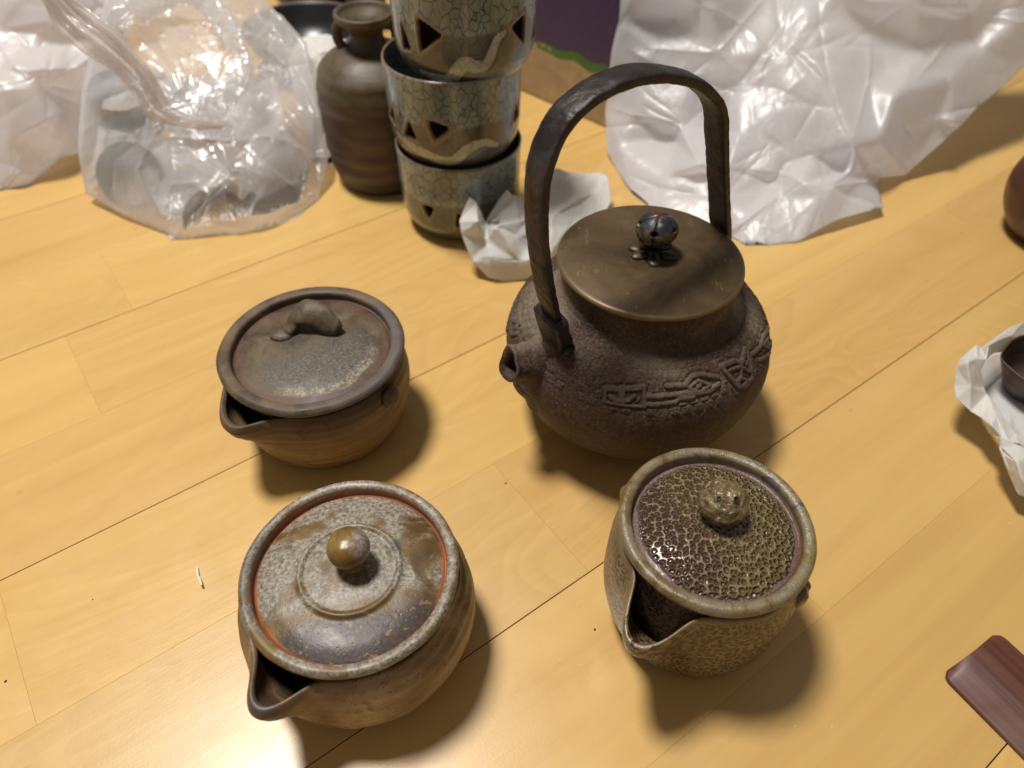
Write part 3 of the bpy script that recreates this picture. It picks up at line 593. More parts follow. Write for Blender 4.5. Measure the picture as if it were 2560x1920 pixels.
def cup(loc, label, holes, waves, name='teacup', hz=.0615, sc=1., parent=None, rot=0, tilt=None, art=True, m=420, n=170):
    o = empty(name, loc, rot)
    tag(o, label, 'cup')
    if tilt: o.rotation_euler = tilt
    prof = [(0, .0020), (.021, .0020), (.0245, .0002), (.0280, .0006), (.0345, .0040), (.0393, .0115), (.0412, .0200), (.0418, .034), (.0420, .048), (.0425, hz-.0012), (.0420, hz), (.0408, hz-.0012), (.0398, .046), (.0392, .022), (.034, .009), (0, .007)]
    prof = [(a_*sc, b_*sc) for a_, b_ in prof]
    st = {}
    def dp(X, T):
        Z = X[..., 2]; ko = np.argmax(X[0, :, 2]); outer = (np.arange(X.shape[1]) <= ko)[None, :]*np.ones_like(Z); Rm = .0415
        hl = np.zeros_like(Z); ed = np.zeros_like(Z)
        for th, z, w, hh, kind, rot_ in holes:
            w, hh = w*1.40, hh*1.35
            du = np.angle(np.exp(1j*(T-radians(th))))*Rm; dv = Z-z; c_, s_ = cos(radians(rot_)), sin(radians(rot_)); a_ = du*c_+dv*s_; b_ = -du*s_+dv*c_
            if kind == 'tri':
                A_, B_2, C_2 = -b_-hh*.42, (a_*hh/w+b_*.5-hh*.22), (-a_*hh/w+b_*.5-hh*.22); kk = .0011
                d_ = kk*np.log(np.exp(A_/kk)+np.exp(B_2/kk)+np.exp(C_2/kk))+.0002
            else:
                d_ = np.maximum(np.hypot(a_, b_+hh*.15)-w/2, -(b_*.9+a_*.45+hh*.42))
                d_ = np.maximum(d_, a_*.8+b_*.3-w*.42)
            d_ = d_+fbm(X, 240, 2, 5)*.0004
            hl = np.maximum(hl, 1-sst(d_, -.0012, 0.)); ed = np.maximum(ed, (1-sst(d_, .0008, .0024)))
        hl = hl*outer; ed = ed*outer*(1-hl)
        rad = np.stack([np.cos(T), np.sin(T), 0*T], -1)
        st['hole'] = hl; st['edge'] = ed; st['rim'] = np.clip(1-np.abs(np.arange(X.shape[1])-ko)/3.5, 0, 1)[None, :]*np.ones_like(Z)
        uu = T; zz = Z/sc+fbm(X, 60, 2, 3)*.0012
        st['brown'] = outer*(1-sst(zz, .0330, .0350))*(.75+.25*fbm(X, 50, 2, 9))
        pale = np.zeros_like(Z); ink = np.zeros_like(Z)
        for pts, w in waves:
            P_ = curve(DEG(pts), 60); dm = np.full_like(Z, 1.)
            for k_ in range(len(P_)):
                ww = w*(.45+.55*math.sin(pi*min(1, max(0, k_/59.)))); du = np.angle(np.exp(1j*(uu-P_[k_, 0])))*Rm; dm = np.minimum(dm, np.hypot(du, Z/sc-P_[k_, 1])-ww)
            pale = np.maximum(pale, 1-sst(dm, -.0003, .0003)); ink = np.maximum(ink, (1-sst(np.abs(dm-.0007), .0003, .0009))*(.4+.6*(fbm(X, 90, 2, 4) > -.1)))
        st['pale'] = pale*outer*(1-hl); st['ink'] = ink*outer*(1-hl)
        return X+rad*(ed*.0005-hl*.0020*0+fbm(X, 40, 2, 6)*.0004)[..., None]-rad*(hl*.0016)[..., None]
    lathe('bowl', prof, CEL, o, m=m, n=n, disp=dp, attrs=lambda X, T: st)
    return o
W1 = [([(-175, .028), (-160, .020), (-150, .024)], .0022), ([(-60, .018), (-40, .024), (-25, .020)], .002)]
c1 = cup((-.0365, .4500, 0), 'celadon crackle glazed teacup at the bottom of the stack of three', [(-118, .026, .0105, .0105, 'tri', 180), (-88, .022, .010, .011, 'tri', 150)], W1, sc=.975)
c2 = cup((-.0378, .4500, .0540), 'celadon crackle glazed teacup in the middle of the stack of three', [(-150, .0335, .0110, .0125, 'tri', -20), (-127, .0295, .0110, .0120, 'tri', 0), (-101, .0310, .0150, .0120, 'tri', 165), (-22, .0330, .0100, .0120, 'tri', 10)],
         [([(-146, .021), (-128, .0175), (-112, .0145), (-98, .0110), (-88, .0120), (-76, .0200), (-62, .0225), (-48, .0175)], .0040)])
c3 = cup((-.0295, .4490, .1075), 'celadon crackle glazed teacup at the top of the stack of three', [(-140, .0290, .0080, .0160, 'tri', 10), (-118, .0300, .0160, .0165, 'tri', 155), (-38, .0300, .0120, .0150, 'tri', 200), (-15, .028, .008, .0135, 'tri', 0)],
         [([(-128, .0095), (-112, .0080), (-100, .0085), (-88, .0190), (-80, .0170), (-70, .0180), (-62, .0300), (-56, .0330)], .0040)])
for c_ in (c1, c2, c3): c_['group'] = 'stacked celadon teacups'

# ================================================================== BOTTLE VASE
def m_bottle(nm='bottle_stoneware', k=1.):
    n = N(nm); x = n.xyz(); a = n.noise(50, 6, .65, .6); f = n.noise(900, 3, .7); rg = n.noise(1, 4, .6, .4, n.map(n.obj, (8, 8, 130)))
    c = n.ramp(rg, [(.3, rgb(44, 32, 28)), (.5, rgb(70, 54, 46)), (.7, rgb(94, 76, 58))])
    ash = n.math('MULTIPLY', n.ss(x[2], .062, .080), n.lin(f, .3, .65, .55, 1.)); c = n.mix(ash, c, n.ramp(a, [(.3, rgb(66, 56, 40)), (.7, rgb(104, 92, 66))]))
    nk = n.math('MULTIPLY', n.ss(x[2], .092, .098), n.math('SUBTRACT', 1, n.ss(x[2], .107, .110))); c = n.mix(n.math('MULTIPLY', nk, .85), c, rgb(66, 52, 44))
    n.pbr(c, n.lin(a, .3, .7, .4, .6), normal=n.bump(n.math('ADD', n.math('MULTIPLY', rg, 1.5), n.math('MULTIPLY', f, .3)), .4, .0008)); return n.m
BT = m_bottle()
BO = empty('bottle_vase', (-.0985, .5050, 0)); tag(BO, 'brown stoneware bottle vase with narrow neck, flared mouth and small ear, beside the cup stack', 'vase')
lathe('body', [(0, .002), (.024, .002), (.030, .0004), (.0335, .003), (.0368, .012), (.0388, .028), (.0396, .050), (.0390, .070), (.0350, .084), (.0250, .0925), (.0140, .0965), (.0112, .101), (.0112, .106), (.0150, .1105), (.0190, .1135), (.0202, .1165), (.0196, .1185), (.0178, .1182), (.0160, .1150), (.0092, .108), (.0088, .100), (.0088, .080)], BT, BO, m=160, n=200,
      disp=lambda X, T: X+np.stack([np.cos(T), np.sin(T), 0*T], -1)*((.0003*np.sin(X[..., 2]*460+2*vnoise(X*40, 2))*(X[..., 2] < .08)+.0005*vnoise(np.stack([X[..., 2]*170, 0*T, 0*T], -1), 5)+fbm(X, 60, 3, 4)*.0006))[..., None])
for sx in (-1, 1):
    e_ = curve([(sx*.0125, 0, .1105), (sx*.0185, 0, .1085), (sx*.0195, 0, .1000), (sx*.0155, 0, .0935), (sx*.0120, 0, .094)], 30)
    sweep('ear', e_, BT, BO, .0034, .0022, np.tile([0, 1., 0], (30, 1)), m=16)

# ================================================================== OTHER VESSELS AT THE BACK
def m_black(): n = N('black_glaze'); a = n.noise(40, 3); n.pbr(n.ramp(a, [(.3, rgb(20, 20, 22)), (.7, rgb(34, 35, 36))]), .3); return n.m
bw = empty('black_bowl', (-.190, .690, 0)); tag(bw, 'wide black glazed bowl with pale rim behind the bottle vase', 'bowl')
lathe('bowl', [(0, .004), (.022, .003), (.026, 0), (.030, .003), (.045, .018), (.0535, .036), (.0545, .0385), (.0525, .0380), (.043, .020), (.024, .008), (0, .007)], m_black(), bw, m=96, n=60)
lathe('rim_band', [(.0530, .0375), (.0541, .0396), (.0552, .0386), (.0546, .0362)], plain('pale_rim', rgb(120, 108, 96), .4), bw, m=96, n=10)
b2 = empty('brown_jar', (-.215, .870, 0)); tag(b2, 'mottled yellow brown jar behind the black bowl at the top edge', 'jar')
lathe('body', [(0, .001), (.030, .001), (.044, .012), (.052, .035), (.048, .060), (.036, .074), (.033, .082), (.036, .085), (.033, .084), (.030, .074), (.03, .05)], m_bottle('mottled_jar'), b2, m=96, n=70)
b3 = empty('dark_bottle', (-.150, .790, 0)); tag(b3, 'dark brown narrow bottle standing behind the bottle vase', 'bottle')
lathe('body', [(0, .001), (.016, .001), (.0185, .006), (.0200, .030), (.0195, .065), (.013, .085), (.0085, .095), (.009, .112), (.012, .115), (.010, .116), (.007, .105)], plain('dark_clay', rgb(52, 42, 38), .5), b3, m=64, n=60)

# box with printed side
a0 = np.array([.0056, .6454]); b0 = np.array([.0755, .5796]); du_ = (b0-a0)/np.linalg.norm(b0-a0); dn_ = np.array([-du_[1], du_[0]])
BX = empty('cardboard_box', (a0[0], a0[1], 0), math.atan2(du_[1], du_[0])); tag(BX, 'printed cardboard box with beige base, green leaf stripe and purple upper side', 'box')
def box_(name, x0, x1, y0, y1, z0, z1, mat, parent, bev=.0012):
    V = [(x, y, z) for z in (z0, z1) for x, y in ((x0, y0), (x1, y0), (x1, y1), (x0, y1))]
    o = mesh(name, V, [(3, 2, 1, 0), (4, 5, 6, 7), (0, 1, 5, 4), (1, 2, 6, 5), (2, 3, 7, 6), (3, 0, 4, 7)], mat, parent, smooth=False)
    md = o.modifiers.new('bevel', 'BEVEL'); md.width = bev; md.segments = 2
    return o
def m_box():
    n = N('printed_card'); x = n.xyz(); z = n.math('ADD', x[2], n.math('MULTIPLY', n.math('SUBTRACT', n.noise(22, 2), .5), .010))
    z = n.math('ADD', z, n.math('MULTIPLY', n.math('SINE', n.math('MULTIPLY', x[0], 190)), .0012))
    kraft = n.ramp(n.noise(60, 4), [(.3, rgb(150, 128, 98)), (.7, rgb(176, 154, 122))])
    ring = n.math('SUBTRACT', 1, n.ss(n.math('ABSOLUTE', n.math('SUBTRACT', n.vor(60, v=n.map(n.obj, (1, 0, 1))), .28)), .01, .05)); kraft = n.mix(n.math('MULTIPLY', ring, .25), kraft, rgb(140, 100, 70))
    c = n.mix(n.ss(z, .0415, .0425), kraft, rgb(66, 108, 46))
    dots = n.math('MULTIPLY', n.math('SUBTRACT', 1, n.ss(x[0], .030, .040)), n.ss(n.noise(150, 1), .48, .52)); dots = n.math('MULTIPLY', dots, n.math('SUBTRACT', 1, n.ss(z, .0470, .0480))); c = n.mix(dots, c, rgb(160, 140, 108))
    c = n.mix(n.ss(z, .0485, .0495), c, n.ramp(n.noise(300, 3), [(.3, rgb(56, 42, 76)), (.7, rgb(70, 54, 92))]))
    n.pbr(c, .5, normal=n.bump(n.noise(500, 2), .08, .0005)); return n.m
box_('carton', -.10, .108, 0, .10, .0006, .118, m_box(), BX)
box_('flap', -.099, .107, .002, .098, .1185, .1200, plain('purple_card', rgb(62, 48, 84), .5), BX, .0005)

# ================================================================== CREASED SHEETS (paper and film)
def cdt(pts2, outline, folds):
    n_ = len(outline); edges = []
    for f_ in folds: edges += list(zip(f_[:-1], f_[1:]))
    r = geometry.delaunay_2d_cdt([Vector(p) for p in pts2], edges, [outline], 1, 1e-4)
    return [tuple(f_) for f_ in r[2]], [list(o_) for o_ in r[3]], r[0]
def subdiv(V, T, A):
    E = {}; Vn = list(V); An = list(A); nt = []
    def mid(i, j):
        k = (i, j) if i < j else (j, i)
        if k not in E: E[k] = len(Vn); Vn.append((Vn[i]+Vn[j])*.5); An.append((An[i]+An[j])*.5)
        return E[k]
    for a_, b_, c_ in T:
        ab, bc, ca = mid(a_, b_), mid(b_, c_), mid(c_, a_); nt += [(a_, ab, ca), (ab, b_, bc), (ca, bc, c_), (ab, bc, ca)]
    return np.array(Vn), nt, np.array(An)
def vnormals(V, T):
    T = np.array(T); n_ = np.cross(V[T[:, 1]]-V[T[:, 0]], V[T[:, 2]]-V[T[:, 0]]); N_ = np.zeros_like(V)
    for k in range(3): np.add.at(N_, T[:, k], n_)
    return N_/(np.linalg.norm(N_, axis=1)[:, None]+1e-12)
def relax(V, T, it, lam, keep=None):
    T = np.array(T); E = np.vstack([T[:, [0, 1]], T[:, [1, 2]], T[:, [2, 0]]]); E = np.unique(np.sort(E, axis=1), axis=0); V = V.copy(); n_ = len(V)
    I = np.r_[E[:, 0], E[:, 1]]; J = np.r_[E[:, 1], E[:, 0]]; c_ = np.maximum(np.bincount(I, minlength=n_), 1)[:, None]
    for _ in range(it):
        S_ = np.stack([np.bincount(I, V[J, k], n_) for k in range(3)], -1)
        d = (S_/c_-V)*lam
        if keep is not None: d = d*(1-keep)[:, None]
        V = V+d
    return V
def sheet(name, pts, outline, folds, mat, parent, levels=3, soft=(1, .4), amp=.0008, freq=140, back=None, seed=0, ridge_amp=0., rfreq=60, jit=0., jseed=0, grav=True, nrnd=0, rdepth=.004, thick=0., ncr=0, cr=.0010, cw=14, clen=160):
    """pts: (sight x, sight y, distance Y) -> real folded sheet; back: depth of a second layer closing it"""
    pts = list(pts); rr = random.Random(jseed)
    px = [(p[0], p[1]) for p in pts]
    if nrnd:                       # extra crease corners scattered inside the outline
        poly = [px[i] for i in outline]
        def inside(x, y):
            c_ = False; j = len(poly)-1
            for i in range(len(poly)):
                if (poly[i][1] > y) != (poly[j][1] > y) and x < (poly[j][0]-poly[i][0])*(y-poly[i][1])/(poly[j][1]-poly[i][1]+1e-9)+poly[i][0]: c_ = not c_
                j = i
            return c_
        xs = [p[0] for p in poly]; ys = [p[1] for p in poly]; base = np.array([(p[0], p[1], p[2]) for p in pts], float); k = 0; tries = 0
        md = math.sqrt((max(xs)-min(xs))*(max(ys)-min(ys))/nrnd)*.55
        while k < nrnd and tries < 6000:
            tries += 1; x, y = rr.uniform(min(xs), max(xs)), rr.uniform(min(ys), max(ys))
            if inside(x, y) and min(math.hypot(x-q_[0], y-q_[1]) for q_ in px) > md:
                d = np.hypot(base[:, 0]-x, base[:, 1]-y)+1; w = 1/d**2.5; Yi = (w*base[:, 2]).sum()/w.sum()
                pts.append((x, y, Yi+rr.uniform(-rdepth, rdepth))); px.append((x, y)); k += 1
    T, orig, v2 = cdt(px, outline, folds)
    V = []
    for i, o_ in enumerate(orig):
        p = pts[o_[0]] if o_ else None
        if p is None:
            x, y = v2[i]; d = [math.hypot(q_[0]-x, q_[1]-y) for q_ in pts]; j = int(np.argmin(d)); p = (x, y, pts[j][2])
        V.append(at_y(*p[:3]))
    V = np.array(V); cnt = {}
    for t in T:
        for e_ in ((t[0], t[1]), (t[1], t[2]), (t[2], t[0])):
            k = tuple(sorted(e_)); cnt[k] = cnt.get(k, 0)+1
    A = np.zeros(len(V)); 
    for e_, c_ in cnt.items():
        if c_ == 1: A[e_[0]] = A[e_[1]] = 1
    # distance to border in sight space
    P2 = np.array([[v2[i][0], v2[i][1]] for i in range(len(V))]); PB_ = np.array([px[i] for i in outline], float); 
    D2 = P2.copy()
    for _ in range(levels):
        V, T2, D2 = subdiv(V, T, D2) if True else None; T = T2
    def bdist(Q):
        a_ = PB_; b_ = np.roll(PB_, -1, axis=0); dd = np.full(len(Q), 1e9)
        for p_, q_ in zip(a_, b_):
            ab = q_-p_; t = np.clip(((Q-p_)@ab)/(ab@ab+1e-9), 0, 1); dd = np.minimum(dd, np.hypot(*(Q-p_-t[:, None]*ab).T))
        return dd
    bd = bdist(D2)
    brd_ = (bd < .5).astype(float)
    V = relax(V, T, soft[0], soft[1], brd_*(.7 if soft[0] < 20 else .97))
    N_ = vnormals(V, T)
    disp = fbm(V, freq, 3, seed)*amp
    if ridge_amp: disp = disp+ridge(V+fbm(V, 30, 2, seed+7)[:, None]*.01, rfreq, 3, seed+3)*ridge_amp
    if ncr:                        # sharp fold lines: given folds and bursts of random ones
        lines = [([px[i] for i in f_], rr.choice((-1, 1))*cr*1.3, cw*1.3) for f_ in folds]
        lo_, hi_ = PB_.min(0), PB_.max(0); hubs = [(rr.uniform(lo_[0], hi_[0]), rr.uniform(lo_[1], hi_[1])) for _ in range(max(2, ncr//7))]
        for _ in range(ncr):
            hx, hy = rr.choice(hubs); an_ = rr.uniform(0, 2*pi); L_ = clen*rr.uniform(.4, 1.5); off = rr.uniform(0, 40)
            x0_, y0_ = hx+cos(an_)*off, hy+sin(an_)*off; pl = [(x0_, y0_)]
            for q_ in range(3): an_ += rr.uniform(-.25, .25); pl.append((pl[-1][0]+cos(an_)*L_/3, pl[-1][1]+sin(an_)*L_/3))
            lines.append((pl, rr.choice((-1, 1, 1))*cr*rr.uniform(.4, 1.2), cw*rr.uniform(.5, 1.4)))
        for pl, am, wd_ in lines:
            best = np.full(len(D2), 1e9); tb = np.zeros(len(D2)); nseg = len(pl)-1
            for q_ in range(nseg):
                a_ = np.array(pl[q_], float); ab = np.array(pl[q_+1], float)-a_; t = np.clip(((D2-a_)@ab)/(ab@ab+1e-9), 0, 1); dd = np.hypot(*(D2-a_-t[:, None]*ab).T)
                m_ = dd < best; best[m_] = dd[m_]; tb[m_] = (q_+t[m_])/nseg
            disp = disp+am*np.exp(-best/wd_)*(.25+.75*np.sin(pi*np.clip(tb, .02, .98)))
    V = V+N_*(disp*(1-.6*brd_))[:, None]
    T = np.array(T)
    # orient towards the viewer
    if (N_@np.array([0, -1, .6])).mean() < 0: T = T[:, ::-1]
    if back:
        g = np.sqrt(np.clip(bd/max(bd.max(), 1), 0, 1)); VB = V.copy(); VB[:, 1] += back*g+.0004; VB[:, 2] = V[:, 2]*(1-.25*g); n0 = len(V)
        bi = np.where(brd_ > 0)[0]; mp = np.arange(n0)+n0; mp[bi] = bi
        TB = mp[T[:, ::-1]]; V = np.vstack([V, VB]); T = np.vstack([T, TB])
    if grav: V[:, 2] = np.maximum(V[:, 2], .0004)
    V = V-(0 if parent is None else np.array(parent.location))
    o = mesh(name, V, T.astype(int), mat, parent)
    if thick: md_ = o.modifiers.new('thickness', 'SOLIDIFY'); md_.thickness = thick; md_.offset = 0
    return o
def m_paper():
    n = N('white_wrapping_paper'); a = n.noise(90, 4, .6); c = n.ramp(a, [(.3, (.80, .80, .78)), (.7, (.88, .88, .87))])
    nb = n.bump(n.math('ADD', n.noise(160, 4, .6, .5), n.math('MULTIPLY', n.noise(1500, 2), .1)), .28, .0015)
    p = n.pbr(c, .55, normal=nb, spec=.25, finish=False); tr = n.nd('ShaderNodeBsdfTranslucent', {'Color': (.8, .78, .72, 1), 'Normal': nb}).outputs[0]
    n.t.links.new(n.nd('ShaderNodeMixShader', {0: .42, 1: p, 2: tr}).outputs[0], n.out.inputs[0]); return n.m
def m_film(name, clear, tint=(.9, .9, .92), crink=1., rough=.22, transl=.4):
    n = N(name)
    w = n.nd('ShaderNodeVectorMath', {0: n.obj, 1: n.nd('ShaderNodeVectorMath', {0: n.noise(30, 3, out='Color'), 'Scale': .03}, operation='SCALE').outputs[0]}, operation='ADD').outputs[0]
    k1 = n.math('ABSOLUTE', n.math('SUBTRACT', n.noise(1, 3, .5, .3, n.map(w, (26, 70, 26), rot=(.3, .5, .6))), .5)); k3 = n.math('ABSOLUTE', n.math('SUBTRACT', n.noise(1, 2, .5, .3, n.map(w, (80, 22, 30), rot=(.9, -.4, .2))), .5))
    k2 = n.math('ABSOLUTE', n.math('SUBTRACT', n.noise(1, 4, .6, .5, n.map(w, (190, 90, 110), rot=(0, .6, .4))), .5)); zone = n.ss(n.noise(14, 2), .50, .64)
    h = n.math('ADD', n.math('MULTIPLY', n.math('MULTIPLY', k2, zone), 1.0), n.math('ADD', n.math('MULTIPLY', k1, 1.0), n.math('MULTIPLY', k3, .8)))
    nb = n.bump(h, .45*crink, .0035)
    p = n.pbr(tint, rough, normal=nb, spec=.6, finish=False)
    tr = n.nd('ShaderNodeBsdfTranslucent', {'Color': (*tint, 1), 'Normal': nb}).outputs[0]
    m1 = n.nd('ShaderNodeMixShader', {0: transl, 1: p, 2: tr}).outputs[0]
    tp = n.nd('ShaderNodeBsdfTransparent', {'Color': (.96, .95, .96, 1)}).outputs[0]
    lw = n.nd('ShaderNodeLayerWeight', {'Blend': .35, 'Normal': nb}).outputs['Facing']
    fac = n.math('MULTIPLY', n.math('SUBTRACT', 1, n.math('MULTIPLY', lw, .8)), n.lin(n.noise(20, 3), .3, .7, clear*.8, clear*1.15), clamp=True)
    m2 = n.nd('ShaderNodeMixShader', {0: fac, 1: m1, 2: tp}).outputs[0]
    gl = n.nd('ShaderNodeBsdfGlossy', {'Color': (1, 1, 1, 1), 'Roughness': rough*.8, 'Normal': nb}).outputs[0]
    m3 = n.nd('ShaderNodeMixShader', {0: .05, 1: m2, 2: gl}).outputs[0]
    n.t.links.new(m3, n.out.inputs[0]); return n.m
PAPER = m_paper(); FILM_R = m_film('milky_film', .20, (.90, .91, .95), .75, .48, .60); FILM_L = m_film('hazy_film', .32, (.90, .90, .94), .8, .48, .55); FILM_C = m_film('clear_film', .76, (.95, .95, .96), .85, .28, .62)

# ---- paper ball behind the kettle
pb = [(1173, 492, .405), (1147, 554, .392), (1153, 586, .388), (1178, 653, .380), (1219, 694, .376), (1258, 704, .3755), (1318, 698, .377), (1226, 646, .374), (1295, 653, .376), (1375, 640, .372),
      (1198, 550, .383), (1217, 556, .402), (1271, 475, .405), (1283, 490, .408), (1306, 494, .415), (1310, 400, .440), (1316, 433, .438), (1398, 423, .455), (1430, 437, .462), (1501, 436, .470), (1521, 442, .466), (1528, 508, .440), (1519, 522, .432),
      (1379, 543, .396), (1485, 485, .446), (1425, 572, .395), (1480, 600, .400), (1395, 690, .385), (1192, 505, .405), (1240, 560, .385), (1300, 545, .396), (1330, 600, .390), (1350, 490, .432), (1440, 500, .424), (1215, 600, .386), (1420, 640, .388), (1330, 470, .422)]
sheet('crumpled_paper', pb, [0, 1, 2, 3, 4, 5, 6, 27, 35, 26, 22, 21, 20, 19, 18, 17, 16, 15, 36, 14, 13, 12, 11, 28], [[3, 7, 8, 9], [3, 34, 10, 28], [10, 29, 31, 9], [11, 30, 23], [12, 11], [23, 24, 22], [23, 25], [32, 33, 24]], PAPER, None, levels=4, soft=(3, .5), amp=.0009, freq=110, back=.03, seed=3, ridge_amp=.0005, rfreq=55, ncr=34, cr=.0016, cw=8, clen=90, nrnd=12, jseed=4, rdepth=.009)
tag(bpy.data.objects['crumpled_paper'], 'crumpled white wrapping paper lying between the cup stack and the kettle', 'paper')

# ---- right milky bag
def z8(x, y, Y): return (1480+x/2.048, y/2.048, Y)
rb = [z8(160, -260, .580), z8(135, 110, .566), z8(100, 280, .562), z8(65, 560, .560), z8(70, 770, .535), z8(200, 1010, .480), z8(420, 1150, .440), z8(720, 1215, .425), z8(790, 1265, .416), z8(890, 1262, .417), z8(1050, 1240, .420), z8(1250, 1130, .435), z8(1500, 1060, .453), z8(1475, 970, .480), z8(1480, 910, .500), z8(1600, 900, .500),
      z8(1880, 660, .520), z8(1950, 580, .530), z8(2100, 450, .548), z8(2212, 340, .560), z8(2420, 180, .590), z8(2420, -260, .650),
      # inside corners
      z8(300, 310, .548), z8(320, 250, .552), z8(210, 260, .556), z8(640, 275, .540), z8(870, 0, .575), z8(870, -260, .620), z8(500, 390, .535), z8(720, 470, .525), z8(640, 620, .520),
      z8(1340, 740, .470), z8(1220, 430, .505), z8(1160, 0, .560), z8(1160, -260, .640), z8(1400, 430, .520), z8(1420, 120, .560), z8(1310, 870, .462), z8(1080, 930, .448), z8(960, 1000, .452), z8(920, 940, .470), z8(1000, 830, .474), z8(1130, 800, .478), z8(1290, 860, .480),
      z8(1380, 905, .470), z8(700, 860, .470), z8(440, 640, .510), z8(200, 600, .530), z8(130, 740, .520), z8(410, 700, .525), z8(380, 900, .480), z8(550, 850, .462), z8(870, 760, .482), z8(900, 900, .468), z8(620, 1020, .452), z8(760, 660, .495),
      z8(1600, 640, .505), z8(1750, 615, .520), z8(1440, 900, .490), z8(1480, 720, .478), z8(1850, 400, .530), z8(1700, 250, .545), z8(2000, 260, .550), z8(1900, 100, .580), z8(1850, 620, .515), z8(1560, 480, .500), z8(200, 400, .550), z8(1000, 500, .505), z8(1000, 250, .530), z8(450, 120, .562), z8(700, 1190, .424), z8(1200, 1010, .438)]
sheet('plastic_bag', rb, list(range(22)), [[22, 23, 25, 26, 27], [24, 22], [25, 28, 29, 30], [31, 32, 33, 34], [31, 35, 36], [31, 43], [8, 39, 38, 37, 44, 12], [40, 41, 42, 43], [45, 50], [45, 51], [45, 52], [45, 53], [45, 54], [45, 55], [47, 46, 49, 48], [56, 57, 64, 16], [59, 58, 14], [60, 61], [8, 9]], FILM_R, None, levels=5, soft=(45, .6), amp=.0002, freq=60, back=.09, seed=11, ridge_amp=.0012, rfreq=17, ncr=170, cr=.0017, cw=10, clen=170, nrnd=20, jseed=9, rdepth=.0035)
tag(bpy.data.objects['plastic_bag'], 'large milky white plastic bag filling the top right behind the kettle', 'plastic bag')

# ---- left rear bag (milky, far left)
def z1(x, y, Y): return (x/2.572, y/2.572, Y)
lb = [z1(-420, -80, .62), z1(-420, 1400, .47), z1(0, 1270, .475), z1(200, 1180, .485), z1(400, 1020, .510), z1(520, 975, .522), z1(640, 900, .56), z1(760, 600, .60), z1(800, -80, .68),
      z1(0, 430, .52), z1(230, 450, .515), z1(560, 420, .54), z1(0, 540, .50), z1(200, 500, .512), z1(300, 150, .56), z1(0, 200, .55), z1(450, 250, .56), z1(200, 280, .545), z1(300, 760, .500), z1(60, 900, .485), z1(450, 700, .525), z1(-200, 500, .50), z1(100, 1130, .476)]
o = sheet('plastic_bag', lb, list(range(9)), [[9, 10, 11], [12, 13, 10], [15, 14, 16], [19, 18, 20], [2, 22, 19], [17, 16]], FILM_L, None, levels=5, soft=(50, .6), amp=.0002, freq=60, back=.09, seed=21, ridge_amp=.0014, rfreq=15, ncr=70, cr=.0017, cw=11, clen=190, nrnd=10, jseed=5, rdepth=.003)
tag(o, 'hazy white plastic bag at the left edge with floor showing through its lower part', 'plastic bag')

# ---- clear carrier bag with wrapped cups
cb = [z1(540, 1240, .462), z1(500, 1000, .475), z1(500, 880, .480), z1(520, 600, .495), z1(570, 350, .515), z1(640, 120, .535), z1(690, -80, .56), z1(1600, -80, .60), z1(1800, 110, .575), z1(1960, 280, .560), z1(2010, 520, .535), z1(2060, 800, .510), z1(2105, 1060, .492), z1(2050, 1280, .468), z1(1920, 1455, .444), z1(1800, 1500, .436), z1(1540, 1530, .426), z1(1200, 1540, .418), z1(1100, 1555, .4165), z1(1040, 1500, .424), z1(760, 1370, .442),
      z1(740, 150, .520), z1(850, 80, .530), z1(1080, 0, .56), z1(1280, 0, .57), z1(1400, 120, .55), z1(1490, 250, .53), z1(1540, 420, .51), z1(1460, 580, .495), z1(1290, 740, .475), z1(1050, 780, .470), z1(890, 640, .480), z1(700, 640, .480), z1(780, 480, .500),
      z1(950, 930, .455), z1(1150, 930, .445), z1(1420, 870, .455), z1(1700, 1020, .450), z1(1480, 1150, .432), z1(1350, 1250, .424), z1(1200, 1400, .420), z1(900, 1080, .445), z1(720, 1050, .455), z1(690, 1230, .450), z1(1000, 1330, .428), z1(1650, 1330, .430), z1(1850, 900, .475), z1(1780, 560, .515), z1(1650, 200, .555), z1(640, 800, .480), z1(1900, 1200, .458)]
BAG = empty('plastic_bag', (-.23, .47, 0)); tag(BAG, 'thin clear carrier bag with looped handles holding paper wrapped cups on the left', 'plastic bag')
sheet('film', cb, list(range(21)), [[21, 22, 23], [24, 25, 26, 27, 28, 29, 30, 31], [34, 35, 36, 37, 46], [35, 38, 39, 40], [34, 41, 44], [36, 38, 45], [42, 43, 20], [29, 36], [47, 46], [33, 31]], FILM_C, BAG, levels=5, soft=(45, .6), amp=.0002, freq=80, back=.085, seed=31, ridge_amp=.0012, rfreq=22, ncr=110, cr=.0018, cw=11, clen=120, nrnd=20, jseed=3, rdepth=.003)
